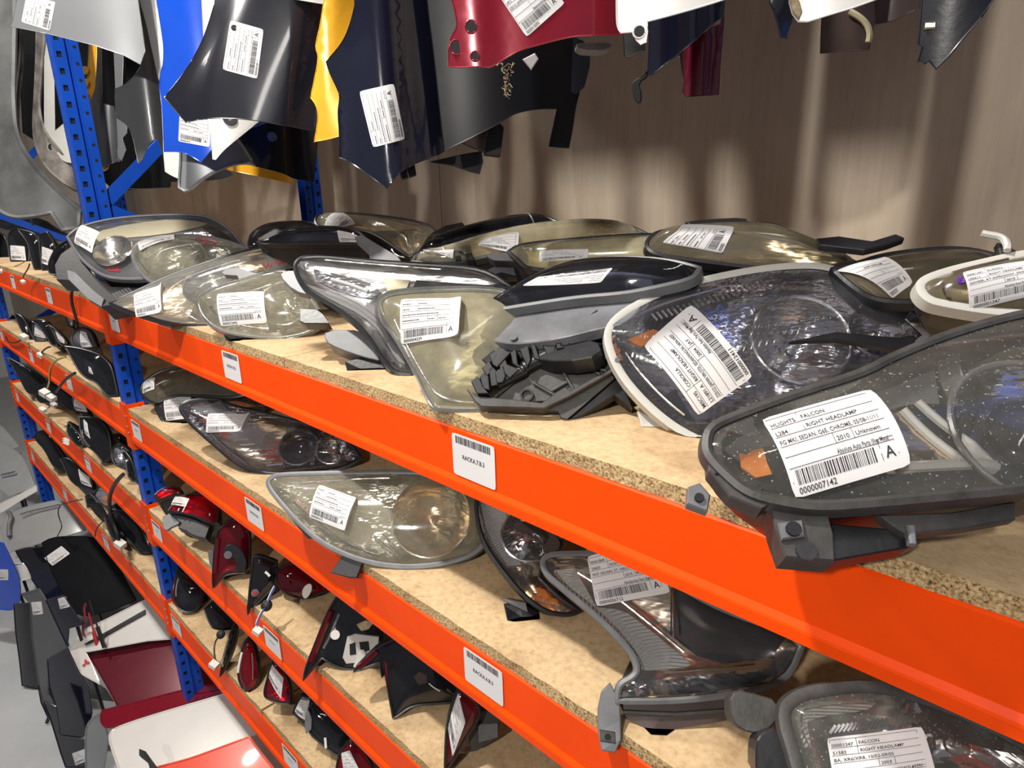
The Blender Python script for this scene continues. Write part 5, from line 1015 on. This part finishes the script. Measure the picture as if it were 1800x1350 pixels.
tail('vivid red upright tail lamp with a clear left flank, lowest shelf', 'F', [(650, 870), (665, 760), (690, 680), (712, 655), (745, 710), (766, 810), (762, 900), (722, 976), (690, 950)], (437, 1222, 'Y', .01), 'lens_red', 'chrome', board=B3, n=(.7, -.6, .4), dome=.02, feats=[('bar', px('F', [(690, 700), (665, 800), (655, 870)]), .008, .004, 'connector', 'clear_flank'), ('bar', px('F', [(730, 700), (742, 800), (740, 920)]), .004, .004, 'grey_plastic')])
tail('red and white tail lamp with a folded paper tag, right of the vivid red one', 'F', [(790, 955), (808, 880), (838, 785), (890, 820), (936, 920), (932, 1012), (880, 1012), (805, 985)], (490, 1232, 'Y', .03), 'lens_red', 'chrome', board=B3, n=(.7, -.6, .4), tags=[TG('F', [(832, 795), (897, 872), (884, 985), (815, 862)], num='0000004420')])
tail('clear lamp with a white tag beside the black one, lowest shelf', 'F', [(944, 1058), (962, 1010), (990, 965), (1040, 970), (1040, 1060), (1012, 1120)], (530, 1262, 'Y', .06), 'lens_clear', 'chrome_soft', board=B3, n=(.7, -.6, .4), tags=[TG('F', [(985, 985), (1035, 990), (1010, 1095), (955, 1050)], num='0000004421')])
tail('black rounded lamp back with a pale pad at its left, lowest shelf', 'F', [(1018, 1060), (1050, 1000), (1140, 1040), (1230, 1120), (1260, 1190), (1180, 1285), (1090, 1220), (1025, 1160)], (555, 1285, 'Y', .04), 'lens_smoke', 'black_plastic', board=B3, n=(.6, -.6, .5), extra=[EX('pale_pad', 'F', [(1018, 1060), (1030, 1040), (1048, 1090), (1045, 1140), (1022, 1165), (1015, 1110)], 'grey_plastic', .006, h=.012), EX('white_clip', 'F', [(1116, 1185), (1124, 1185), (1128, 1240), (1120, 1240)], 'connector', .003, h=.012)])
tail('red tail lamp with a white tag, nearest on the lowest shelf', 'F', [(1168, 1400), (1180, 1300), (1210, 1235), (1250, 1190), (1320, 1260), (1380, 1360), (1350, 1480), (1220, 1500)], (610, 1345, 'Y', .04), 'lens_red', 'chrome', board=B3, n=(.65, -.6, .45), tags=[TG('F', [(1200, 1270), (1245, 1255), (1320, 1400), (1220, 1400)], num='0000004422')])

# ------------------------------------------------------------------ left bay: mirrors, lamp frames and cables
MN = (.62, -.70, .35)
def part(label, c, pts, anchor, n=MN, board=None, lens='lens_smoke', refl='black_plastic', cat='lamp housing', name='lamp_housing', **k):
    k.setdefault('thick', .07); k.setdefault('dome', .012); k.setdefault('depth', .01); k.setdefault('nb', 44); k.setdefault('rimw', .003); k.setdefault('sp', .014)
    return lamp(label, px(c, pts), anchor, n, lens, refl, board=board, name=name, cat=cat, **k)
Z4 = 'XYZ'
part('black lamp frame with a white tag standing on the far top shelf', 'H', [(40, 350), (60, 310), (110, 305), (150, 345), (158, 480), (140, 495), (62, 492), (50, 430)], (33, 462, 'Y', .12), board=B0, refl='brown_plastic', tags=[TG('H', [(55, 395), (132, 400), (140, 475), (62, 472)], num='0000007721')])
part('black slab-shaped lamp back leaning right of the framed one, far top shelf', 'H', [(95, 310), (150, 318), (205, 345), (228, 520), (190, 542), (165, 460), (150, 380)], (66, 478, 'Y', .08), board=B0)
part('brown-based black lamp with a half-hidden white tag, far top shelf', 'H', [(205, 340), (250, 325), (300, 400), (290, 520), (230, 545), (218, 480)], (80, 478, 'Y', .10), board=B0, refl='brown_plastic', tags=[TG('H', [(222, 400), (282, 420), (256, 500), (222, 488)], num='0000007722')])
part('black pointed lamp shell next to the cream-topped headlamp', 'H', [(262, 470), (300, 400), (360, 368), (345, 440), (330, 500), (318, 550), (270, 550), (255, 520)], (98, 483, 'Y', .06), board=B0)
part('black lamp frame cut by the left edge of the frame, far top shelf', 'H', [(-60, 300), (0, 325), (40, 365), (52, 490), (0, 472), (-60, 460)], (5, 455, 'Y', .12), board=B0)
part('wide dark grey lamp body lying behind the frames on the far top shelf', 'H', [(-60, 240), (60, 240), (220, 250), (290, 300), (350, 330), (330, 370), (200, 345), (100, 305), (0, 310)], (40, 395, 'Y', .35), board=B0, refl='dusty_plastic', sink=False)
cable('grey and black cable looping over the far top shelf lamps', 'H', [(-20, 150), (20, 145), (80, 155), (130, 190), (160, 250), (182, 315)], (40, 350, 'Y', .15), r=.006, n=(.6, -.75, .2))
cable('thin wire with a blue plug hanging over the far top beam', 'W', [(470, 190), (460, 260), (420, 330), (375, 400), (360, 460)], (45, 480, 'Y', -.02), r=.003, n=(0, -1, 0), ends=[((365, 500), .010)])
cable('black cable hooked over the far top beam near the post', 'W', [(1240, 570), (1170, 600), (1125, 680), (1140, 850), (1180, 1000), (1220, 1140), (1200, 1250)], (130, 530, 'Y', -.015), r=.006, n=(0, -1, 0))
cable('thin wire with a yellow plug on the far top shelf edge', 'W', [(420, 160), (330, 220), (200, 265), (90, 310)], (20, 475, 'Y', .02), r=.002, n=(0, -.6, .8), ends=[((35, 330), .012)])
# second shelf, left bay
part('mirror with an oval pale glass and white tag, second far shelf', 'M', [(395, 80), (430, 40), (520, 50), (570, 200), (565, 310), (510, 335), (440, 300), (410, 200)], (72, 600, 'Y', .06), board=B1, refl='chrome_soft', lens='lens_clear', name='door_mirror', cat='car mirror', tags=[TG('M', [(428, 100), (560, 185), (556, 240), (420, 205)], num='0000007731')])
part('black flap left of the oval mirror on the second far shelf', 'M', [(180, -60), (260, -40), (330, 60), (430, 290), (350, 275), (250, 120)], (50, 590, 'Y', .03), board=B1)
part('long black flap between the two tagged mirrors, second far shelf', 'M', [(385, 30), (480, 10), (590, 40), (640, 150), (705, 330), (640, 335), (560, 200), (470, 80)], (85, 595, 'Y', .02), board=B1)
part('narrow brown-glass mirror, middle of the second far shelf', 'M', [(600, 80), (680, 130), (790, 240), (822, 300), (785, 345), (715, 305), (670, 200)], (107, 600, 'Y', .02), board=B1, refl='chrome_warm', lens='lens_clear', name='door_mirror', cat='car mirror', tags=[TG('M', [(680, 150), (790, 250), (800, 305), (730, 280)], num='0000007732')])
part('square mirror with a brownish tag beside the far end of the second shelf', 'M', [(860, 250), (920, 140), (1020, 100), (1130, 170), (1180, 340), (1130, 370), (980, 380), (900, 340)], (150, 605, 'Y', .03), board=B1, refl='bezel_grey', lens='lens_clear', name='door_mirror', cat='car mirror', tags=[TG('M', [(985, 150), (1055, 170), (1135, 345), (1000, 350)], num='0000007733')])
part('large black mirror hanging over the second far beam next to the blue post', 'M', [(800, 340), (880, 350), (1000, 370), (1200, 430), (1300, 510), (1370, 600), (1440, 930), (1340, 955), (1270, 900), (1180, 770), (1080, 740), (980, 660), (900, 520)], (165, 675, 'Y', -.03), board=B1, name='door_mirror', cat='car mirror', nb=60,
     feats=[('bar', px('M', [(990, 375), (1180, 420), (1290, 505)]), .006, .004, 'red_paint'), ('patch', px('M', [(1010, 470), (1090, 540), (1180, 740), (1080, 720), (1015, 620)]), .003, 'chrome_soft', 'mirror_glass')], tags=[TG('M', [(1080, 580), (1110, 600), (1140, 680), (1085, 660)], num='0000007734')])
part('black triangular lamp end at the left edge of the second far shelf', 'M', [(60, 240), (70, 130), (150, -40), (220, 0), (270, 190), (180, 215), (90, 225)], (20, 580, 'Y', .08), board=B1)
part('pale white plastic piece under the top beam, second far shelf', 'M', [(800, -60), (880, -40), (910, 60), (880, 110), (830, 80)], (122, 565, 'Y', .10), board=B1, lens='lens_silver', refl='white_paint')
cable('grey wire with a white plug on the far second beam', 'M', [(70, 190), (80, 260), (130, 300), (210, 290), (280, 240)], (25, 600, 'Y', -.01), n=(0, -1, 0), ends=[((292, 225), .018)], r=.0035)
cable('short black wire ending in a white plug on the second far shelf', 'M', [(640, 335), (560, 360), (515, 400), (505, 430)], (80, 618, 'Y', .0), n=(0, -1, 0), ends=[((500, 445), .016)], r=.004)
cable('green and black wire dangling past the second far beam to a white plug', 'M', [(835, 462), (740, 480), (675, 515), (620, 580), (605, 650), (608, 720), (600, 800), (572, 870)], (98, 640, 'Y', -.04), n=(0, -1, 0), ends=[((545, 908), .021)], r=.004, extra=[('cable_green', (-.004, -.003, 0)), ('yellow_paint', (.004, -.003, 0))])
cable('thick black wire with yellow strands and a white plug, left of the post', 'M', [(945, 645), (860, 690), (790, 750), (720, 840), (660, 930)], (120, 665, 'Y', -.04), n=(0, -1, 0), ends=[((628, 965), .018)], r=.006)
cable('short wire with two white plugs lying on the third far shelf', 'M', [(790, 1075), (700, 1075), (620, 1055), (560, 1110)], (100, 715, 'Y', .0), n=(0, -1, .3), ends=[((655, 1050), .014), ((520, 1110), .016), ((485, 975), .016)], r=.003)
# third shelf, left bay
part('big black bumper lamp with glossy ribs, third far shelf', 'M', [(90, 470), (190, 520), (480, 680), (560, 790), (520, 900), (430, 925), (340, 915), (260, 760), (170, 600)], (60, 690, 'Y', .02), board=B2, feats=[('bar', px('M', [(195, 560), (330, 590), (420, 680)]), .006, .004, 'chrome_soft'), ('bar', px('M', [(225, 530), (380, 580), (480, 690)]), .005, .004, 'grey_plastic')])
part('dark lamp body below the dangling wires on the third far shelf', 'M', [(560, 760), (640, 740), (800, 800), (920, 930), (900, 1110), (840, 1110), (740, 1000), (560, 1030), (480, 1020), (440, 950)], (95, 712, 'Y', .03), board=B2)
part('black lamp with a brownish tag under the second far beam', 'M', [(880, 900), (1000, 940), (1080, 1130), (1060, 1160), (930, 1130), (900, 1040)], (140, 718, 'Y', .03), board=B2, tags=[TG('M', [(915, 950), (1030, 1005), (1072, 1140), (915, 1110)], num='0000007741')])
part('spiky black clip piece on the third far shelf with white connectors', 'N', [(705, 110), (725, 10), (790, 90), (850, 150), (885, 265), (830, 265), (770, 215)], (132, 780, 'Y', -.02), board=B2, extra=[EX('white_clip', 'N', [(670+0, 185+i*22), (700, 175+i*22), (745, 205+i*18), (735, 222+i*18)], 'connector', .004, h=.01) for i in range(3)])
part('big black mirror with a white triangular tag, third far shelf', 'N', [(838, -40), (1000, -40), (1140, 60), (1175, 260), (1170, 390), (1090, 435), (1010, 330), (930, 270), (870, 220), (850, 100)], (175, 800, 'Y', .0), board=B2, name='door_mirror', cat='car mirror', feats=[('bar', px('N', [(870, 30), (880, 200), (1000, 310)]), .006, .004, 'chrome_soft')], tags=[TG('N', [(885, -20), (925, 20), (958, 190), (900, 130)], num='0000007742')])
part('silver bulb lamp in a black ring beside the blue post, third far shelf', 'N', [(1180, 330), (1200, 270), (1270, 240), (1350, 280), (1400, 350), (1400, 450), (1340, 515), (1250, 480), (1190, 430)], (215, 815, 'Y', .02), board=B2, lens='lens_clear', refl='chrome', depth=.03)
part('black ribbed bracket in front of the silver bulb lamp', 'N', [(1290, 335), (1330, 325), (1400, 420), (1450, 640), (1385, 630), (1345, 540), (1330, 420)], (228, 840, 'Y', -.01), board=B2)
part('dark dome lamp behind the silver bulb lamp, third far shelf', 'N', [(1160, 150), (1250, 130), (1340, 210), (1370, 290), (1300, 300), (1220, 235), (1170, 260)], (208, 780, 'Y', .12), board=B2, sink=False)
# lowest shelf, left bay
part('long black lamp body at the left of the lowest far shelf', 'N', [(360, 170), (400, 110), (480, 95), (560, 190), (640, 330), (700, 400), (690, 480), (640, 520), (560, 480), (480, 310), (400, 225)], (108, 822, 'Y', .03), board=B3, refl='black_plastic')
part('black lamp with a framed pale tag, middle of the lowest far shelf', 'N', [(640, 400), (720, 385), (830, 470), (950, 560), (985, 690), (970, 720), (870, 700), (820, 690), (740, 620), (690, 500)], (140, 850, 'Y', .0), board=B3, tags=[TG('N', [(828, 500), (945, 590), (975, 700), (865, 660)], num='0000007751')])
part('round clear lamp with a painted orange reflection on the lowest far shelf', 'N', [(990, 790), (1040, 690), (1090, 690), (1190, 770), (1245, 860), (1200, 900), (1140, 912), (1060, 870)], (185, 890, 'Y', -.01), board=B3, lens='lens_clear', refl='chrome', feats=[('patch', px('N', [(1085, 790), (1130, 800), (1105, 870), (1075, 850)]), .003, 'amber')])  # amber patch paints the orange reflection into the lamp
part('square black connector housing with a red wire, lowest far shelf', 'N', [(905, 790), (960, 770), (1040, 860), (1010, 890), (925, 910)], (160, 888, 'Y', -.02), board=B3)
part('black elongated lamp arm with a pink tip on the lowest far shelf', 'N', [(1105, 1000), (1150, 980), (1180, 1060), (1230, 1180), (1300, 1290), (1250, 1320), (1180, 1230), (1130, 1110)], (200, 930, 'Y', -.02), board=B3)
part('dark crumpled lamp mass near the post on the lowest far shelf', 'N', [(1180, 930), (1300, 940), (1450, 1020), (1560, 1230), (1620, 1400), (1500, 1420), (1400, 1290), (1280, 1180), (1200, 1040)], (235, 940, 'Y', .05), board=B3)
cable('thick black loop of cable crossing the third far beam', 'N', [(1335, 530), (1240, 620), (1170, 740), (1150, 860), (1165, 980), (1200, 1100), (1240, 1200), (1262, 1290)], (200, 880, 'Y', -.04), r=.008, n=(0, -1, 0), ends=[((1268, 1300), .02)])
cable('red and black wire drooping over the silver tailgate', 'N', [(905, 822), (800, 840), (715, 865), (640, 880), (608, 950), (625, 1030), (660, 1110), (620, 1190), (590, 1235)], (118, 905, 'Y', -.06), r=.003, n=(0, -1, 0), ends=[((582, 1240), .014)])
cable('thin looped wire over the lowest far beam', 'N', [(1110, 1040), (1040, 1100), (1000, 1180), (1010, 1240)], (178, 920, 'Y', -.04), r=.003, n=(0, -1, 0))

# ------------------------------------------------------------------ boot lids and panels standing on the floor
FN = (.35, -.45, .82)
def legs(*pts):
    def f(root, pl):
        for p in pts:
            t = np.array(pl.w(*pl.hit(*p), -.01)); b = t.copy(); b[2] = .0; b[1] += .02
            tube('support_strut', [t, (t+b)/2, b], .008, 'black_plastic', root, sm=0)
    return f
def lid(label, c, pts, anchor, mat, n=FN, feet=(), name='boot_lid', cat='boot lid', **k):
    k.setdefault('hem', .004)
    ex = list(k.pop('extra', []))
    if feet: ex.append(legs(*px(c, feet)))
    return sheet(label, px(c, pts), anchor, n, mat, name=name, cat=cat, extra=ex, **k)
lid('white boot lid with its flat top under the lowest beam, beside the orange-red one', 'G', [(428, 1230), (440, 1205), (470, 1185), (640, 1130), (900, 1055), (1000, 1020), (1110, 1180), (1250, 1350), (1100, 1400), (800, 1460), (540, 1500), (480, 1380)], (328, 1242, 'Z', .53), 'white_paint', bulge=.03, n=(.12, -.22, .96), feet=[(600, 1250), (900, 1150)])
lid('orange-red panel along the bottom edge, in front of the white boot lid', 'Y', [(-40, 1015), (300, 930), (600, 820), (950, 690), (1050, 840), (1150, 960), (1300, 1150), (800, 1300), (200, 1300), (-60, 1100)], (360, 1330, 'Z', .56), 'coral_paint', bulge=.02, n=(.1, -.3, .95), feet=[(500, 1050)], cat='car panel', name='bonnet')
lid('small rusty hinge bracket with a red spot standing on the white boot lid', 'G', [(550, 1275), (575, 1285), (600, 1320), (622, 1350), (600, 1370), (585, 1330), (560, 1310), (550, 1300)], (255, 1335, 'Z', .62), 'dusty_plastic', bulge=.002, n=(.4, -.8, .3), sm=0, name='hinge_bracket', cat='bracket', hem=0, feet=[(590, 1345)])
lid('maroon boot lid with a sharp top corner beside the lower blue post', 'G', [(338, 892), (500, 865), (680, 820), (900, 785), (980, 990), (720, 1045), (600, 1075), (470, 1112), (420, 1020), (380, 950)], (250, 1180, 'Z', .38), 'maroon_paint', bulge=.02, n=(.2, -.3, .93), feet=[(560, 1000)], sm=0)
lid('bright maroon lower lip below the maroon boot lid', 'G', [(398, 1140), (405, 1122), (500, 1100), (720, 1042), (860, 1012), (990, 985), (1000, 1030), (720, 1100), (560, 1150), (430, 1198), (400, 1175)], (260, 1240, 'Z', .37), 'red_paint', bulge=.02, n=(.2, -.42, .88), feet=[(500, 1140)], cat='car panel', name='bumper_lip')
lid('white boot lid with a sharp spoiler and small red emblem, behind the maroon one', 'S', [(400, 705), (425, 640), (470, 560), (530, 500), (640, 450), (900, 320), (1100, 260), (1100, 560), (900, 575), (520, 645), (560, 720), (610, 840), (480, 765)], (160, 1120, 'Z', .46), 'white_paint', bulge=.02, n=(.3, -.4, .86), feet=[(700, 560)], sm=0,
    extra=[EX('black_gap_strip', 'S', [(530, 610), (620, 560), (900, 400), (900, 425), (640, 570), (540, 612)], 'black_plastic', .004, h=.028), EX('emblem', 'S', [(534, 698), (542, 708), (536, 722), (528, 711)], 'red_marker', .002, h=.022), EX('emblem', 'S', [(536, 722), (528, 736), (515, 740), (522, 727)], 'red_marker', .002, h=.022), EX('emblem', 'S', [(536, 722), (547, 713), (560, 716), (549, 725)], 'red_marker', .002, h=.022)])
lid('pale grey curved pillar panel standing at the bottom left', 'S', [(520, 1200), (525, 1100), (555, 1050), (620, 1010), (700, 970), (720, 1000), (640, 1080), (655, 1150), (650, 1250), (620, 1400), (525, 1400)], (165, 1360, 'Z', .004), 'silver_paint', bulge=.03, n=(.5, -.8, .2), cat='car panel', name='bonnet')
lid('grey inner panel corner between the white and maroon boot lids', 'S', [(480, 770), (610, 845), (640, 870), (700, 965), (640, 1000), (555, 1020), (540, 920), (500, 840)], (165, 1220, 'Y', -.20), 'bezel_grey', bulge=.01, n=(.5, -.8, .2), feet=[(580, 950)], sm=0, cat='car panel', name='bonnet')
def strut(label, pts, anchor, m):
    pl = mkplane(anchor, (.5, -.8, .3)); P = [pl.w(*pl.hit(*p)) for p in px('S', pts)]
    r = thing('gas_strut', label, 'gas strut', P[-1]); tube('thin_rod', P[:2], .004, m, r, sm=0); tube('thick_tube', P[1:], .009, 'black_plastic' if m == 'cable' else m, r, sm=0)
strut('black gas strut rising in front of the white boot lid', [(545, 330), (592, 490), (635, 618)], (175, 1120, 'Y', -.16), 'cable')
strut('pink-red thin strut beside the black gas strut', [(540, 405), (570, 520), (600, 630)], (165, 1115, 'Y', -.17), 'cable_red')
cable('bundle of reddish wires with loose plugs by the gas struts', 'S', [(525, 330), (508, 380), (520, 440), (500, 500), (520, 575)], (150, 1090, 'Y', -.18), r=.005, mat='brown_plastic', n=(.5, -.8, .3), extra=[('cable_red', (.01, 0, 0))])
lid('dusty black boot lid with white smears and a tilted tag', 'S', [(255, -20), (330, -60), (620, -60), (700, 80), (830, 330), (700, 385), (500, 440), (430, 370), (380, 280), (300, 130)], (110, 1010, 'Y', -.12), 'black_paint', bulge=.03, n=(.35, -.5, .78), feet=[(560, 300)], hem=.003,
    tags=[TG('S', [(268, 72), (374, -2), (426, 45), (320, 120)], num='0000007761')])
lid('navy blue panel corner left of the dusty black boot lid', 'S', [(90, 20), (180, 10), (255, 5), (320, 150), (386, 292), (285, 332), (240, 270), (180, 180)], (60, 1000, 'Y', -.20), 'navy_paint', bulge=.01, n=(.4, -.6, .7), sm=0, feet=[(260, 200)], cat='car panel', name='bonnet')
lid('blue door skin at the far left edge with a small tag', 'S', [(-200, -100), (20, -20), (60, 60), (120, 200), (126, 330), (84, 392), (0, 385), (-200, 360)], (15, 1040, 'Y', -.37), 'blue_paint', bulge=.03, n=(.5, -.85, .1), feet=[(112, 300)], cat='car panel', name='bonnet', tags=[TG('S', [(-50, 140), (50, 142), (50, 207), (-50, 205)], num='0000007762')])
lid('white mirror cap with a paper tag between the blue and navy panels', 'S', [(65, 150), (75, 110), (140, 105), (165, 140), (188, 195), (110, 215), (95, 185)], (35, 1005, 'Y', -.30), 'white_paint', bulge=.02, n=(.5, -.8, .3), feet=[(120, 170)], cat='car mirror', name='mirror_cap')
def upright(label, pts, anchor, mat, tagq=None, **k):
    """panels leaning on edge; their lower edge runs on down to the floor"""
    return lid(label, 'S', pts, anchor, mat, n=(.55, -.8, .2), cat='car panel', name='bonnet', tags=[TG('S', tagq, num='0000007763')] if tagq else [], bulge=.012, hem=.003, **k)
upright('navy-black upright panel nearest the aisle, pale top edge', [(84, 352), (185, 346), (200, 500), (232, 870), (135, 848), (118, 690), (95, 520)], (67, 1211, 'Z', .004), 'charcoal_paint', sm=0)
upright('grey-brown upright panel with a tag at its top, in the floor row', [(130, 290), (240, 260), (290, 340), (330, 440), (420, 600), (415, 612), (300, 680), (290, 900), (330, 960), (255, 945), (225, 760), (195, 550), (185, 350)], (88, 1262, 'Z', -.02), 'grey_paint', [(188, 342), (252, 336), (262, 412), (202, 420)], feet=[(280, 850)], sm=0)
upright('brown upright panel with a slanted tag, right of the grey-brown one', [(200, 545), (300, 490), (340, 560), (410, 610), (300, 672), (300, 880), (335, 985), (262, 935), (230, 760)], (97, 1246, 'Z', .004), 'brown_plastic', [(265, 592), (325, 575), (355, 640), (295, 662)], feet=[(290, 900)], sm=0)
upright('dark upright panel with a tag hanging from its corner', [(280, 330), (345, 310), (390, 300), (480, 440), (520, 470), (420, 500), (410, 610), (330, 440)], (110, 1070, 'Y', -.25), 'navy_paint', [(350, 320), (400, 305), (426, 368), (366, 384)], feet=[(450, 460)], sm=0)
upright('broad navy panel in the floor row below the white spoiler', [(288, 690), (412, 620), (480, 765), (540, 860), (560, 1015), (530, 1130), (500, 1165), (365, 1150), (335, 960), (300, 850)], (125, 1320, 'Z', .0), 'navy_paint', sm=0, feet=[(440, 1120)])
upright('grey lining piece with a torn edge under the white spoiler', [(346, 840), (370, 760), (400, 705), (470, 760), (490, 790), (400, 820)], (115, 1185, 'Y', -.27), 'bezel_grey', feet=[(400, 800)], sm=0)
upright('dark navy panel at the foot of the floor row with a white tag', [(262, 940), (340, 975), (365, 1150), (500, 1170), (530, 1200), (560, 1345), (400, 1345), (370, 1260), (310, 1060)], (130, 1350, 'Z', .004), 'navy_paint', [(437, 1262), (520, 1232), (532, 1305), (460, 1335)], sm=0)
upright('thin dark edge panel with a small tag near the floor', [(232, 850), (262, 940), (300, 1060), (292, 1078), (276, 1075), (290, 1040), (250, 950)], (84, 1272, 'Z', .004), 'charcoal_paint', sm=0)
# tailgates farther left
lid('silver tailgate with a chrome handle bar beside the far blue post', 'N', [(30, 1180), (50, 1080), (85, 990), (120, 968), (200, 930), (420, 870), (640, 830), (740, 900), (830, 1010), (910, 1150), (700, 1215), (400, 1300), (200, 1345), (90, 1390), (45, 1330)], (60, 940, 'Y', -.15), 'pale_silver_paint', bulge=.06, n=(.3, -.45, .85), feet=[(400, 1150)],
    extra=[EXT('chrome_bar', 'N', [(215, 1060), (400, 1000), (600, 960), (740, 920)], 'chrome', .007, h=.06), EXT('edge_moulding', 'N', [(120, 975), (190, 1050), (150, 1150), (170, 1330)], 'grey_plastic', .012, h=.055)], name='tailgate', cat='tailgate')
lid('pale grey tailgate further back with a bright handle recess', 'N', [(-200, 200), (0, 200), (140, 300), (215, 350), (290, 480), (365, 690), (250, 740), (100, 792), (0, 700), (-200, 640)], (20, 840, 'Y', -.10), 'pale_silver_paint', bulge=.05, n=(.3, -.45, .85), feet=[(150, 600)], extra=[EXT('chrome_handle', 'N', [(20, 625), (150, 600), (260, 570)], 'chrome', .012, h=.05), EXS('N', (225, 385), .02, 'bolt_metal', h=.03, name='lock_cylinder')], name='tailgate', cat='tailgate')
lid('long beige sill panel between the two silver tailgates', 'N', [(-50, 930), (0, 870), (180, 790), (380, 680), (390, 740), (230, 830), (60, 940), (-50, 1000)], (30, 885, 'Y', -.13), 'white_paint', bulge=.02, n=(.3, -.55, .75), feet=[(200, 800)], name='bonnet', cat='car panel')
lid('upper grey tailgate at the far left below the lowest far beam', 'N', [(-200, -60), (0, 40), (80, 120), (200, 270), (120, 300), (0, 200), (-200, 150)], (8, 790, 'Y', -.05), 'pale_silver_paint', bulge=.03, n=(.3, -.45, .85), feet=[(60, 200)], name='tailgate', cat='tailgate')
# unseen rack level added above the frame to shade the wall, carrying the rails
z = CAMZ+1.0
for y0 in (.15, .55):
    pass
V, Fc = boxg((2*X0+.065, .002, z+.09), (X0-.005, .898, z+.112)); tag(mesh('shelf_board', V, Fc, 'chipboard', smooth=False), 'added light-blocking chipboard deck above the left bay, over the hanging panels', 'shelf board')
V, Fc = boxg((-2.635, .002, z+.09), (.09, .898, z+.112)); tag(mesh('shelf_board', V, Fc, 'chipboard', smooth=False), 'added light-blocking chipboard deck above the near bay, over the hanging panels', 'shelf board')
